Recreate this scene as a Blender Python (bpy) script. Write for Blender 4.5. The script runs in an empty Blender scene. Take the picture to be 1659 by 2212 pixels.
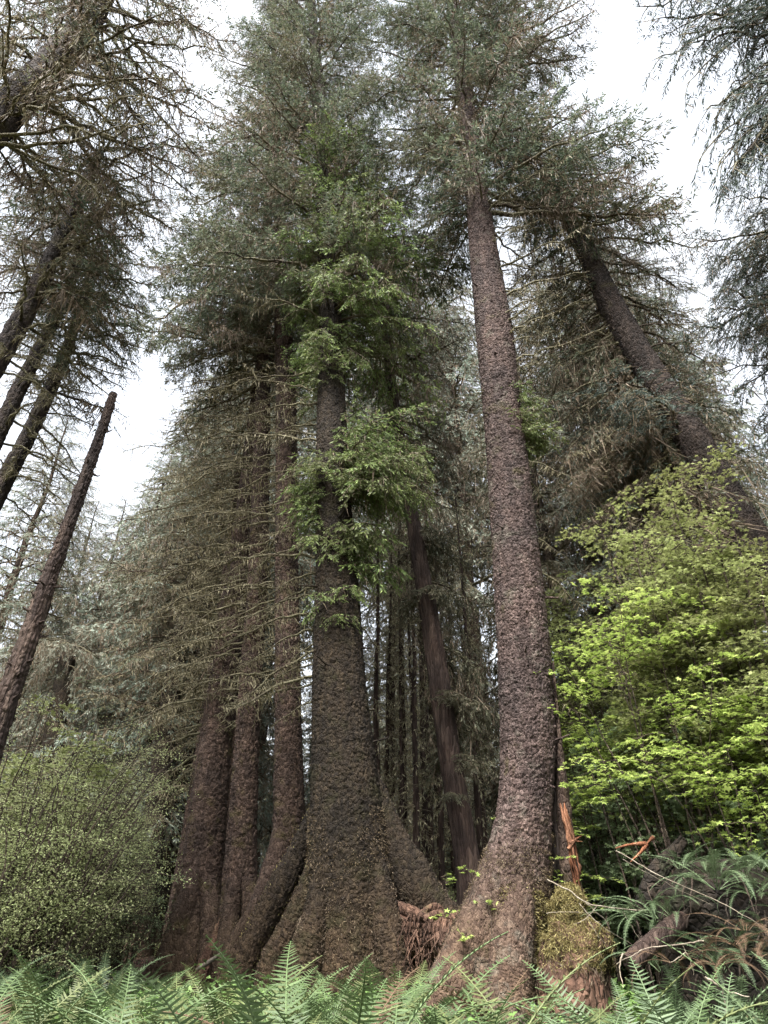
import bpy, math, random
import numpy as np
from mathutils import Matrix, Vector

RS = np.random.RandomState(7)
random.seed(7)
scene = bpy.context.scene
COL = scene.collection

# ------------------------------------------------------------------ camera
# lay-out readings are taken on the photograph at 1659 x 2212
PW, PH, FPX = 1659.0, 2212.0, 1450.0
CAMH = 1.35
HOR = 2091.0
PITCH = math.atan((HOR - PH / 2) / FPX)
cam_d = bpy.data.cameras.new("camera")
cam_d.sensor_fit = 'VERTICAL'
cam_d.sensor_height = 24.0
cam_d.sensor_width = 18.0
cam_d.lens = 24.0 * FPX / PH
cam_d.clip_end = 2000
cam_d.clip_start = 0.05
cam = bpy.data.objects.new("camera", cam_d)
COL.objects.link(cam)
cam.location = (0, 0, CAMH)
cam.rotation_euler = (math.pi / 2 + PITCH, 0, 0)
scene.camera = cam
CP, SP = math.cos(PITCH), math.sin(PITCH)


def P(x, y, Y):
    """point on the vertical plane at distance Y seen at pixel x, y"""
    u = (x - PW / 2) / FPX
    v = (PH / 2 - y) / FPX
    dy, dz = CP - v * SP, SP + v * CP
    k = Y / dy
    return np.array([u * k, Y, CAMH + dz * k])


def MPP(y, Y):
    """metres per pixel at row y on the plane at distance Y"""
    v = (PH / 2 - y) / FPX
    return Y / (CP - v * SP) / FPX


def sstep(a, b, x):
    t = np.clip((x - a) / (b - a), 0, 1)
    return t * t * (3 - 2 * t)


def _hash(i, j, k=0):
    i = np.asarray(i).astype(np.int64); j = np.asarray(j).astype(np.int64); k = np.asarray(k).astype(np.int64)
    h = (i * 374761393 + j * 668265263 + k * 1442695041) & 0xffffffff
    h = ((h ^ (h >> 13)) * 1274126177) & 0xffffffff
    h = ((h ^ (h >> 16)) * 2246822519) & 0xffffffff
    return ((h ^ (h >> 15)) & 0xffffff) / float(0x1000000)


def vnoise(x, y, wrap=0, seed=0):
    xi, yi = np.floor(x), np.floor(y)
    fx, fy = x - xi, y - yi
    fx, fy = fx * fx * (3 - 2 * fx), fy * fy * (3 - 2 * fy)
    w = (lambda a: np.mod(a, wrap)) if wrap else (lambda a: a)
    a = _hash(w(xi), yi, seed); b = _hash(w(xi + 1), yi, seed)
    c = _hash(w(xi), yi + 1, seed); d = _hash(w(xi + 1), yi + 1, seed)
    return (a * (1 - fx) + b * fx) * (1 - fy) + (c * (1 - fx) + d * fx) * fy


def worley(x, y, wrap, seed=0):
    xi, yi = np.floor(x), np.floor(y)
    f1 = np.full(x.shape, 9.0); f2 = np.full(x.shape, 9.0); idr = np.zeros(x.shape); dyv = np.zeros(x.shape)
    for dx in (-1, 0, 1):
        for dy in (-1, 0, 1):
            cx, cy = xi + dx, yi + dy
            wx = np.mod(cx, wrap)
            px = cx + 0.15 + 0.7 * _hash(wx, cy, seed)
            py = cy + 0.15 + 0.7 * _hash(wx, cy, seed + 17)
            d = np.hypot(px - x, py - y)
            r = _hash(wx, cy, seed + 31)
            near = d < f1
            f2 = np.where(near, f1, np.minimum(f2, d))
            idr = np.where(near, r, idr); dyv = np.where(near, y - py, dyv)
            f1 = np.where(near, d, f1)
    return f1, f2, idr, dyv


def gz(x, y):
    """height of the ground"""
    x = np.asarray(x, float); y = np.asarray(y, float)
    z = 0.95 * sstep(4, 17, y) + 0.5 * sstep(30, 120, np.hypot(x, y))
    z = z + 0.22 * (vnoise(x * .35 + 50, y * .35 + 50) - .5) + 0.08 * (vnoise(x * 1.3 + 50, y * 1.3 + 50, seed=3) - .5)
    return z


# ------------------------------------------------------------------ mesh collector
class G:
    def __init__(self):
        self.v, self.f, self.n = [], [], 0      # f: (faces array k x 3|4, material, tint)

    def add(self, v, f, m=0, tint=None):
        v = np.asarray(v, np.float32).reshape(-1, 3); f = np.asarray(f, np.int32)
        if len(f) == 0: return
        if tint is None: tint = np.full(len(f), .5, np.float32)
        elif np.isscalar(tint): tint = np.full(len(f), tint, np.float32)
        self.v.append(v); self.f.append((f + self.n, m, np.asarray(tint, np.float32))); self.n += len(v)

    def quads(self, q, m=0, tint=None):
        q = np.asarray(q, np.float32)
        if len(q) == 0: return
        self.add(q.reshape(-1, 3), np.arange(len(q) * 4).reshape(-1, 4), m, tint)

    def freeze(self):
        self.V = np.concatenate(self.v) if self.v else np.zeros((0, 3), np.float32)
        return self

    def put(self, T, R, t, dt=0.0):
        """add a frozen template under rotation-scale R and offset t"""
        v = T.V @ np.asarray(R, np.float32).T + np.asarray(t, np.float32)
        self.v.append(v.astype(np.float32))
        for f, m, ti in T.f:
            self.f.append((f + self.n, m, ti + dt))
        self.n += len(v)

    def build(self, name, mats, parent=None, smooth=True, link=True, origin=None):
        V = np.concatenate(self.v)
        if origin is None and parent is not None: origin = np.array(parent.location)
        if origin is not None: V = V - np.asarray(origin, np.float32)
        me = bpy.data.meshes.new(name)
        idx, tot, mi, ti = [], [], [], []
        for f, m, t in self.f:
            idx.append(f.ravel()); tot.append(np.full(len(f), f.shape[1], np.int32))
            mi.append(np.full(len(f), m, np.int32)); ti.append(t)
        idx = np.concatenate(idx); tot = np.concatenate(tot); mi = np.concatenate(mi); ti = np.concatenate(ti)
        me.vertices.add(len(V)); me.vertices.foreach_set("co", V.astype(np.float32).ravel())
        me.loops.add(len(idx)); me.loops.foreach_set("vertex_index", idx.astype(np.int32))
        me.polygons.add(len(tot))
        st = np.zeros(len(tot), np.int32); st[1:] = np.cumsum(tot)[:-1]
        me.polygons.foreach_set("loop_start", st); me.polygons.foreach_set("loop_total", tot)
        me.polygons.foreach_set("material_index", mi)
        if smooth: me.polygons.foreach_set("use_smooth", np.ones(len(tot), bool))
        me.update(calc_edges=True)
        a = me.attributes.new("tint", 'FLOAT', 'FACE'); a.data.foreach_set("value", ti.astype(np.float32))
        for m in mats: me.materials.append(m)
        if not link: return me
        return link_obj(name, me, parent)


def link_obj(name, me, parent=None):
    o = bpy.data.objects.new(name, me); COL.objects.link(o)
    if parent is not None: o.parent = parent
    return o


def empty(name, loc, label, cat, group=None):
    o = bpy.data.objects.new(name, None); COL.objects.link(o)
    o.location = tuple(float(a) for a in loc); o.empty_display_size = .2
    return tag(o, label, cat, group)


def tag(o, label=None, cat=None, group=None, kind=None):
    if label: o["label"] = label
    if cat: o["category"] = cat
    if group: o["group"] = group
    if kind: o["kind"] = kind
    return o


def nrm(a):
    a = np.asarray(a, float)
    return a / np.maximum(np.linalg.norm(a, axis=-1, keepdims=True), 1e-9)


def tube(pts, rad, n=5, cap=True, wob=0.0, seed=0):
    pts = np.asarray(pts, float); rad = np.asarray(rad, float)
    k = len(pts)
    t = nrm(np.gradient(pts, axis=0))
    ref = np.array([0, 0, 1.0]) if abs(t[:, 2]).mean() < .8 else np.array([0, 1.0, 0])
    s = nrm(np.cross(t, ref)); u = np.cross(s, t)
    a = np.linspace(0, 2 * math.pi, n, endpoint=False)
    r = rad[:, None] * np.ones(n)[None]
    if wob:
        r = r * (1 + wob * (np.random.RandomState(seed).rand(k, n) - .5))
    v = pts[:, None] + r[..., None] * (np.cos(a)[None, :, None] * s[:, None] + np.sin(a)[None, :, None] * u[:, None])
    i = np.arange(k - 1)[:, None] * n; j = np.arange(n)[None]; j2 = (j + 1) % n
    f = np.stack([i + j, i + j2, i + n + j2, i + n + j], -1).reshape(-1, 4)
    return v.reshape(-1, 3), f


def smooth_path(pts, n):
    """Catmull-Rom through the points"""
    p = np.asarray(pts, float)
    q = np.vstack([2 * p[0] - p[1], p, 2 * p[-1] - p[-2]])
    out = []
    for t in np.linspace(0, len(p) - 1 - 1e-6, n):
        i = int(t); f = t - i
        a, b, c, d = q[i], q[i + 1], q[i + 2], q[i + 3]
        out.append(.5 * ((2 * b) + (-a + c) * f + (2 * a - 5 * b + 4 * c - d) * f * f + (-a + 3 * b - 3 * c + d) * f ** 3))
    return np.array(out)


# ------------------------------------------------------------------ materials
def new_mat(name):
    m = bpy.data.materials.new(name); m.use_nodes = True
    nt = m.node_tree; nt.nodes.clear()
    return m, nt, nt.nodes, nt.links


def ramp(N, stops):
    r = N.new("ShaderNodeValToRGB")
    while len(r.color_ramp.elements) < len(stops): r.color_ramp.elements.new(.5)
    for e, (p, c) in zip(r.color_ramp.elements, stops):
        e.position = p; e.color = (*c, 1)
    return r


def noise(N, Lk, vec, scale, detail=4, rough=.6):
    n = N.new("ShaderNodeTexNoise"); n.inputs["Scale"].default_value = scale
    n.inputs["Detail"].default_value = detail; n.inputs["Roughness"].default_value = rough
    if vec is not None: Lk.new(vec, n.inputs["Vector"])
    return n


def mixc(N, Lk, fac, a, b, mode='MIX'):
    m = N.new("ShaderNodeMix"); m.data_type = 'RGBA'; m.blend_type = mode
    for inp, x in ((m.inputs[0], fac), (m.inputs[6], a), (m.inputs[7], b)):
        if hasattr(x, "links"): Lk.new(x, inp)
        elif isinstance(x, (int, float)): inp.default_value = x
        else: inp.default_value = (*x, 1)
    return m.outputs[2]


def leaf_mat(name, stops, trans=.25, big=None, bigscale=.4, rough=.6, spec=.25):
    """foliage: tint per leaf, slow drift over the plant, some light through the leaf"""
    m, nt, N, Lk = new_mat(name)
    at = N.new("ShaderNodeAttribute"); at.attribute_name = "tint"
    r = ramp(N, stops); Lk.new(at.outputs["Fac"], r.inputs[0])
    col = r.outputs[0]
    if big:
        tc = N.new("ShaderNodeTexCoord")
        nz = noise(N, Lk, tc.outputs["Object"], bigscale, 3)
        rr = ramp(N, [(.42, (0, 0, 0)), (.62, (1, 1, 1))]); Lk.new(nz.outputs[0], rr.inputs[0])
        col = mixc(N, Lk, rr.outputs[0], col, mixc(N, Lk, .55, col, big))
    b = N.new("ShaderNodeBsdfPrincipled"); Lk.new(col, b.inputs["Base Color"])
    b.inputs["Roughness"].default_value = rough; b.inputs["Specular IOR Level"].default_value = spec
    t = N.new("ShaderNodeBsdfTranslucent"); Lk.new(col, t.inputs["Color"])
    mx = N.new("ShaderNodeMixShader"); mx.inputs[0].default_value = trans
    Lk.new(b.outputs[0], mx.inputs[1]); Lk.new(t.outputs[0], mx.inputs[2])
    o = N.new("ShaderNodeOutputMaterial"); Lk.new(mx.outputs[0], o.inputs[0])
    return m


def bark_mat(name, dark, mid, light, moss=None, moss_lo=.5, moss_hi=.65, sc=9.0, stretch=.6, bump=.6, lich=None, foot=None):
    m, nt, N, Lk = new_mat(name)
    tc = N.new("ShaderNodeTexCoord")
    mp = N.new("ShaderNodeMapping"); mp.inputs["Scale"].default_value = (1, 1, stretch)
    Lk.new(tc.outputs["Object"], mp.inputs[0])
    wob = noise(N, Lk, mp.outputs[0], 6, 2)
    va = N.new("ShaderNodeVectorMath"); va.operation = 'MULTIPLY_ADD'
    Lk.new(wob.outputs["Color"], va.inputs[0]); va.inputs[1].default_value = (.12, .12, .12); Lk.new(mp.outputs[0], va.inputs[2])
    vo = N.new("ShaderNodeTexVoronoi"); vo.feature = 'F1'; vo.inputs["Scale"].default_value = sc
    Lk.new(va.outputs[0], vo.inputs["Vector"])
    ed = N.new("ShaderNodeTexVoronoi"); ed.feature = 'DISTANCE_TO_EDGE'; ed.inputs["Scale"].default_value = sc
    Lk.new(va.outputs[0], ed.inputs["Vector"])
    sep = N.new("ShaderNodeSeparateColor"); Lk.new(vo.outputs["Color"], sep.inputs[0])
    r = ramp(N, [(0, dark), (.5, mid), (1, light)])
    fine = noise(N, Lk, mp.outputs[0], 38, 4, .7)
    mm = N.new("ShaderNodeMath"); mm.operation = 'MULTIPLY_ADD'; mm.inputs[1].default_value = .55
    Lk.new(sep.outputs[0], mm.inputs[0])
    m2 = N.new("ShaderNodeMath"); m2.operation = 'MULTIPLY'; m2.inputs[1].default_value = .5
    Lk.new(fine.outputs[0], m2.inputs[0]); Lk.new(m2.outputs[0], mm.inputs[2])
    Lk.new(mm.outputs[0], r.inputs[0])
    col = r.outputs[0]
    big = noise(N, Lk, tc.outputs["Object"], .9, 3)
    rb = ramp(N, [(.35, (.62, .62, .62)), (.65, (1.15, 1.1, 1.05))]); Lk.new(big.outputs[0], rb.inputs[0])
    col = mixc(N, Lk, 1.0, col, rb.outputs[0], 'MULTIPLY')
    smp = N.new("ShaderNodeMapping"); smp.inputs["Scale"].default_value = (4.5, 4.5, .45); Lk.new(tc.outputs["Object"], smp.inputs[0])
    stn = noise(N, Lk, smp.outputs[0], 1.0, 5, .65)
    rs = ramp(N, [(.3, (.55, .54, .53)), (.5, (1, 1, 1)), (.72, (1.4, 1.38, 1.32))]); Lk.new(stn.outputs[0], rs.inputs[0])
    col = mixc(N, Lk, 1.0, col, rs.outputs[0], 'MULTIPLY')
    if foot:
        sx = N.new("ShaderNodeSeparateXYZ"); Lk.new(tc.outputs["Object"], sx.inputs[0])
        fn = noise(N, Lk, tc.outputs["Object"], 1.1, 5, .65)
        fa = N.new("ShaderNodeMath"); fa.operation = 'MULTIPLY_ADD'; fa.inputs[1].default_value = 3.0; Lk.new(fn.outputs[0], fa.inputs[0]); Lk.new(sx.outputs[2], fa.inputs[2])
        fr = ramp(N, [(.30, (1, 1, 1)), (.62, (0, 0, 0))])
        fm = N.new("ShaderNodeMath"); fm.operation = 'MULTIPLY'; fm.inputs[1].default_value = 1 / foot[0]; Lk.new(fa.outputs[0], fm.inputs[0]); Lk.new(fm.outputs[0], fr.inputs[0])
        rf = ramp(N, [(0, foot[1]), (.5, foot[2]), (1, foot[3])]); Lk.new(mm.outputs[0], rf.inputs[0])
        col = mixc(N, Lk, fr.outputs[0], col, rf.outputs[0])
    if lich:
        ln = noise(N, Lk, tc.outputs["Object"], 2.3, 5, .7)
        lr = ramp(N, [(.55, (0, 0, 0)), (.72, (.7, .7, .7))]); Lk.new(ln.outputs[0], lr.inputs[0])
        col = mixc(N, Lk, lr.outputs[0], col, lich)
    if moss:
        mn = noise(N, Lk, tc.outputs["Object"], 1.6, 6, .7)
        mr = ramp(N, [(moss_lo, (0, 0, 0)), (moss_hi, (1, 1, 1))]); Lk.new(mn.outputs[0], mr.inputs[0])
        mf = noise(N, Lk, tc.outputs["Object"], 30, 4, .7)
        mc = mixc(N, Lk, mf.outputs[0], tuple(c * .45 for c in moss), tuple(c * 1.5 for c in moss))
        col = mixc(N, Lk, mr.outputs[0], col, mc)
    b = N.new("ShaderNodeBsdfPrincipled"); Lk.new(col, b.inputs["Base Color"])
    b.inputs["Roughness"].default_value = .85; b.inputs["Specular IOR Level"].default_value = .2
    er = ramp(N, [(0, (0, 0, 0)), (.22, (1, 1, 1))]); Lk.new(ed.outputs[0], er.inputs[0])
    ha = N.new("ShaderNodeMath"); ha.operation = 'MULTIPLY_ADD'; ha.inputs[1].default_value = .5
    Lk.new(fine.outputs[0], ha.inputs[0]); Lk.new(er.outputs[0], ha.inputs[2])
    bp = N.new("ShaderNodeBump"); bp.inputs["Strength"].default_value = bump; bp.inputs["Distance"].default_value = .04
    Lk.new(ha.outputs[0], bp.inputs["Height"]); Lk.new(bp.outputs[0], b.inputs["Normal"])
    o = N.new("ShaderNodeOutputMaterial"); Lk.new(b.outputs[0], o.inputs[0])
    return m


M = {}
M['bark_pale'] = bark_mat("bark_plum_grey", (0.0173, 0.0115, 0.0101), (0.0590, 0.0403, 0.0360), (0.1440, 0.1066, 0.0965), moss=(0.0612, 0.0504, 0.0216), moss_lo=.58, moss_hi=.73, sc=19, lich=(.12, .11, .085), foot=(7.0, (0.0187, 0.0108, 0.0072), (0.0648, 0.0396, 0.0259), (0.1440, 0.0972, 0.0634)))
M['bark_dark'] = bark_mat("bark_umber", (0.0067, 0.0046, 0.0031), (0.0193, 0.0137, 0.0087), (0.0434, 0.0320, 0.0197), foot=(6.0, (0.0122, 0.0070, 0.0039), (0.0372, 0.0230, 0.0127), (0.0809, 0.0532, 0.0297)), moss=(0.0241, 0.0207, 0.0078), moss_lo=.52, moss_hi=.70, sc=17)
M['bark_plum'] = bark_mat("bark_plum", (0.0157, 0.0099, 0.0075), (0.0479, 0.0314, 0.0241), (0.1087, 0.0759, 0.0588), foot=(6.0, (0.0174, 0.0107, 0.0067), (0.0539, 0.0347, 0.0211), (0.1174, 0.0801, 0.0498)), moss=(0.0652, 0.0512, 0.0196), moss_lo=.56, moss_hi=.73, sc=16)
M['bark_fibre'] = bark_mat("bark_fibrous", (0.0162, 0.0099, 0.0081), (0.0450, 0.0297, 0.0243), (0.0945, 0.0684, 0.0558), sc=14, stretch=.12, bump=.8)
M['bark_base'] = bark_mat("bark_mossy_base", (.05, .031, .021), (.12, .077, .05), (.23, .165, .105), moss=(.15, .115, .045), moss_lo=.5, moss_hi=.66, sc=15, stretch=.6, bump=.9)
M['limb'] = bark_mat("limb_mossy", (.022, .016, .012), (.055, .043, .03), (.11, .09, .062), moss=(.145, .13, .08), moss_lo=.42, moss_hi=.56, sc=14)
M['limb_dark'] = bark_mat("limb_dark", (.03, .022, .016), (.06, .045, .035), (.1, .08, .06), sc=14)
M['deadwood'] = bark_mat("dead_wood", (0.0144, 0.0094, 0.0079), (0.0396, 0.0266, 0.0216), (0.0936, 0.0684, 0.0540), sc=12, stretch=.1, bump=.8)
M['dead_twig'] = bark_mat('lichened_twig', (.08, .065, .045), (.19, .16, .11), (.3, .26, .19), sc=14)
M['redrot'] = bark_mat("red_rotten_wood", (.03, .017, .012), (.075, .042, .029), (.145, .088, .062), moss=(.13, .1, .05), moss_lo=.58, moss_hi=.7, sc=9, stretch=.5, bump=1)
M['hollow'] = bark_mat("hollow_shade", (.008, .006, .005), (.018, .013, .011), (.04, .03, .025), sc=8, stretch=.15, bump=1)  # near-black colour stands in for the shade inside the split trunk
M['tornwood'] = bark_mat("torn_orange_wood", (0.0799, 0.0282, 0.0152), (0.1797, 0.0742, 0.0381), (0.2995, 0.1638, 0.1034), sc=14, stretch=.1, bump=.6)
M['stick'] = bark_mat("pale_twig", (0.0980, 0.0770, 0.0560), (0.2310, 0.1960, 0.1540), (0.3500, 0.3150, 0.2590), sc=20, bump=.3)
M['bark_black'] = bark_mat('bark_grey_brown', (0.0090, 0.0067, 0.0060), (0.0270, 0.0203, 0.0173), (0.0638, 0.0488, 0.0420), moss=(0.0525, 0.0435, 0.0210), moss_lo=.55, moss_hi=.7, sc=16)  # dark grey-brown bark of the leaning side trees
M['earth'] = bark_mat('dark_earth', (0.0074, 0.0056, 0.0043), (0.0186, 0.0136, 0.0099), (0.0403, 0.0298, 0.0211), moss=(0.0186, 0.0217, 0.0099), moss_lo=.5, moss_hi=.65, sc=9, stretch=1, bump=1)
M['soil'] = bark_mat("forest_soil", (.02, .014, .009), (.05, .035, .022), (.1, .075, .05), moss=(.07, .08, .03), moss_lo=.45, moss_hi=.6, sc=7, stretch=1, bump=1)

M['spruce'] = leaf_mat("spruce_needles", [(0, (0.0213, 0.0306, 0.0180)), (.35, (0.0621, 0.0828, 0.0525)), (.75, (0.1358, 0.1665, 0.1066)), (1, (0.2134, 0.2250, 0.1353))], trans=.36, big=(0.1067, 0.0855, 0.0451), bigscale=.35)
M['spruce_blue'] = leaf_mat("spruce_needles_blue", [(0, (0.0180, 0.0259, 0.0202)), (.5, (0.0504, 0.0684, 0.0547)), (1, (0.1224, 0.1512, 0.1224))], trans=.25)
M['hemlock'] = leaf_mat("hemlock_needles", [(0, (0.0313, 0.0504, 0.0158)), (.35, (0.0887, 0.1311, 0.0395)), (.75, (0.1877, 0.2518, 0.0790)), (1, (0.2921, 0.3672, 0.1186))], trans=.32, big=(0.0990, 0.0892, 0.0445), bigscale=.5)
M['dusky'] = leaf_mat("dusky_needles", [(0, (0.0382, 0.0425, 0.0255)), (.5, (0.0892, 0.0935, 0.0578)), (1, (0.1530, 0.1445, 0.0850))], trans=.25, big=(0.0765, 0.0595, 0.0340), bigscale=.5)
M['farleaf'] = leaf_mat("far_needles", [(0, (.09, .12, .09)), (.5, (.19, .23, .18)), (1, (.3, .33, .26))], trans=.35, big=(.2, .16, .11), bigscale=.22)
M['moss'] = leaf_mat("hanging_moss", [(0, (0.0743, 0.0608, 0.0304)), (.5, (0.1755, 0.1485, 0.0844)), (1, (0.2835, 0.2498, 0.1552))], trans=.3)
M['moss_brown'] = leaf_mat("brown_lichen", [(0, (.085, .063, .042)), (.5, (.175, .13, .09)), (1, (.26, .2, .14))], trans=.3)
M['bark_moss'] = leaf_mat('brown_bark_moss', [(0, (.03, .02, .012)), (.5, (.085, .06, .034)), (1, (.16, .12, .07))], trans=.1)
M['pole_lichen'] = leaf_mat('pale_lichen', [(0, (0.2185, 0.1955, 0.1150)), (.5, (0.4140, 0.3795, 0.2300)), (1, (0.5750, 0.5290, 0.3565))], trans=.35)
M['fern_warm'] = leaf_mat('sword_fern_warm', [(0, (0.0498, 0.0564, 0.0204)), (.5, (0.0995, 0.1164, 0.0442)), (1, (0.1724, 0.1975, 0.0816))], trans=.28, rough=.5, spec=.35)
M['mossy_gold'] = leaf_mat("golden_moss", [(0, (.045, .035, .012)), (.5, (.17, .135, .05)), (1, (.38, .33, .14))], trans=.3)
M['maple'] = leaf_mat("vine_maple_leaves", [(0, (0.1388, 0.1864, 0.0456)), (.5, (0.2774, 0.3580, 0.0878)), (1, (0.4733, 0.5370, 0.1667))], trans=.42)
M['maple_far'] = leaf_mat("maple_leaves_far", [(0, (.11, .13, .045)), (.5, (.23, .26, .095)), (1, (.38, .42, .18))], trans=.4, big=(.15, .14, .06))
M['thicket'] = leaf_mat("thicket_leaves", [(0, (0.2507, 0.2738, 0.1304)), (.5, (0.3687, 0.4108, 0.1956)), (1, (0.5162, 0.5781, 0.2771))], trans=.5, big=(0.2950, 0.2738, 0.1630), bigscale=.6)
M['salmonberry'] = leaf_mat("salmonberry_leaves", [(0, (.08, .11, .055)), (.5, (.17, .22, .11)), (1, (.29, .36, .19))], trans=.38, spec=.4, rough=.5)
M['fern'] = leaf_mat("sword_fern", [(0, (0.0369, 0.0560, 0.0209)), (.5, (0.0706, 0.1058, 0.0408)), (1, (0.1350, 0.1877, 0.0787))], trans=.25, rough=.5, spec=.35)
M['fern_dark'] = leaf_mat("sword_fern_cool", [(0, (0.0400, 0.0580, 0.0272)), (.5, (0.0800, 0.1150, 0.0561)), (1, (0.1500, 0.2000, 0.1020))], trans=.22, rough=.5, spec=.35)  # bluer fern green, for the root mound and scattered plants
M['fern_dead'] = leaf_mat("dead_fern", [(0, (0.0396, 0.0243, 0.0144)), (.5, (0.0864, 0.0532, 0.0317)), (1, (0.1440, 0.0950, 0.0576))], trans=.2)
M['cover'] = leaf_mat("ground_cover_leaves", [(0, (.06, .1, .03)), (.5, (.13, .22, .06)), (1, (.25, .36, .12))], trans=.3)

# ------------------------------------------------------------------ needles, moss, boughs
def fingers(g, p, d, L, w, m, tint, rng, mid=.45):
    """lens-shaped shoots at p along d"""
    n = len(p)
    if n == 0: return
    d = nrm(d); L = np.broadcast_to(L, (n,))[:, None]; w = np.broadcast_to(w, (n,))[:, None]
    s = nrm(np.cross(d, rng.normal(size=(n, 3))))
    c = p + d * L * mid
    g.quads(np.stack([p, c + s * w / 2, p + d * L, c - s * w / 2], 1), m, tint)


def bough(L, seed, start=.22, spacing=.16, blen=.38, droop=.35, rise=.12, sag=.3, up=.12, fl=.13, fw=.034, K=5,
          moss=.0, moss_len=.22, green=1.0, brown=.0, fuzz=0, r0=None, mats=(0, 1, 2), twig_gap=.1, sprigless=.0, bend=1.0):
    """one conifer bough along +x. materials: needles, moss, limb"""
    rng = np.random.RandomState(seed)
    g = G()
    nl, mo, li = mats
    T = np.linspace(0, 1, 14)
    wy = np.cumsum(rng.normal(0, .018, 14)) * L; wz = np.cumsum(rng.normal(0, .012, 14)) * L
    wy -= wy[0]; wz -= wz[0]
    main = np.stack([L * T * (1 - .06 * T), wy, L * (rise * T - sag * T ** 2 + up * T ** 4) + wz], 1)
    r0 = r0 or (.010 * L + .012)
    rad = r0 * (1 - T) ** .8 + .006
    v, f = tube(main, rad, 5, wob=.35, seed=seed); g.add(v, f, li, .5)
    TB, TD, TL, TG = [], [], [], []
    MP = []
    at = lambda t: np.array([np.interp(t, T, main[:, k]) for k in range(3)])
    t = start; side = 1
    while t < .985:
        p0 = at(t); tg = nrm(at(min(1, t + .03)) - at(max(0, t - .03)))
        ang = side * rng.uniform(.7, 1.15)
        dh = np.array([tg[0] * math.cos(ang) - tg[1] * math.sin(ang), tg[0] * math.sin(ang) + tg[1] * math.cos(ang), tg[2] + rng.uniform(-.15, .2)])
        l = L * blen * (1 - t) ** .75 * rng.uniform(.55, 1.15) + .22
        S = np.linspace(0, 1, 6)
        crv = p0 + np.outer(S * l, nrm(dh)) + np.outer(-droop * l * S ** 2 * rng.uniform(.5, 1.4), [0, 0, 1]) + np.cumsum(rng.normal(0, .02 * l * bend, (6, 3)), 0) * S[:, None]
        v, f = tube(crv, (.007 + .006 * l) * (1 - S) + .003, 3); g.add(v, f, li, .5)
        MP.append(crv)
        has = rng.rand() < green
        k = .12
        while k < 1.0:
            q = np.array([np.interp(k, S, crv[:, c]) for c in range(3)])
            tt = nrm(crv[min(5, int(k * 5) + 1)] - crv[int(k * 5)])
            a2 = rng.choice([-1, 1]) * rng.uniform(.6, 1.0)
            td = np.array([tt[0] * math.cos(a2) - tt[1] * math.sin(a2), tt[0] * math.sin(a2) + tt[1] * math.cos(a2), tt[2] - .25 * rng.rand() - droop * .5])
            if rng.rand() > sprigless:
                TB.append(q); TD.append(nrm(td)); TL.append(rng.uniform(.12, .34) * (1.15 - .6 * k)); TG.append(has and rng.rand() < .93)
            k += twig_gap / l * rng.uniform(.7, 1.3)
        TB.append(crv[-1]); TD.append(nrm(crv[-1] - crv[-2])); TL.append(.2); TG.append(has)
        t += spacing / L * rng.uniform(.6, 1.4); side = -side
    TB, TD, TL, TG = np.array(TB), np.array(TD), np.array(TL), np.array(TG)
    # shoots along each twig
    for on, mat in ((TG, nl), (~TG, mo)):
        if on.sum() == 0: continue
        b, d, l = TB[on], TD[on], TL[on]
        s = nrm(np.cross(d, [0, 0, 1.0]))
        base_t = rng.rand(len(b)) * .5 + .2
        for k in range(K):
            fr = (k + .6) / K
            p = b + d * (l * fr)[:, None] + np.array([0, 0, -1.0]) * (droop * .25 * l * fr ** 2)[:, None]
            sd = (1 if k % 2 else -1)
            dd = d + sd * s * rng.uniform(.5, 1.0, (len(b), 1)) + rng.normal(0, .25, (len(b), 3)) + np.array([0, 0, -.2 * droop])
            if k == K - 1: dd = d + rng.normal(0, .15, (len(b), 3))
            if mat == mo and k % 2: continue
            mm = mat; wk = .55 if mat == mo else 1.0
            tint = np.clip(base_t + rng.uniform(-.25, .35, len(b)), 0, 1)
            if brown and mat == nl:
                isb = rng.rand(len(b)) < brown
                fingers(g, p[isb], dd[isb] + [0, 0, -.8], fl * rng.uniform(.7, 1.4, isb.sum()), fw * .5, mo, tint[isb], rng)
                p, dd, tint = p[~isb], dd[~isb], tint[~isb]
            fingers(g, p, dd, fl * rng.uniform(.7, 1.25, len(p)), fw * wk, mm, tint, rng)
    # moss drapes
    if moss > 0:
        pts = []
        for c in MP:
            n = max(1, int(np.linalg.norm(c[-1] - c[0]) / .05 * moss))
            u = rng.rand(n) * 5; i = np.minimum(u.astype(int), 4); fr = (u - i)[:, None]
            pts.append(c[i] * (1 - fr) + c[i + 1] * fr)
        n = int(L / .03 * moss)
        u = rng.rand(n) * 12.5; i = u.astype(int); fr = (u - i)[:, None]
        pts.append(main[i] * (1 - fr) + main[i + 1] * fr)
        pts = np.concatenate(pts)
        # drapes gather in bunches
        keep = vnoise(pts[:, 0] * 2.2 + 40, pts[:, 1] * 2.2 + 40, seed=seed) > .38
        pts = pts[keep]
        dd = np.tile([0, 0, -1.0], (len(pts), 1)) + rng.normal(0, .18, (len(pts), 3))
        fingers(g, pts, dd, moss_len * rng.gamma(2.0, .5, len(pts)) + .04, .014 + .016 * rng.rand(len(pts)), mo, rng.rand(len(pts)), rng, mid=.3)
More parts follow.
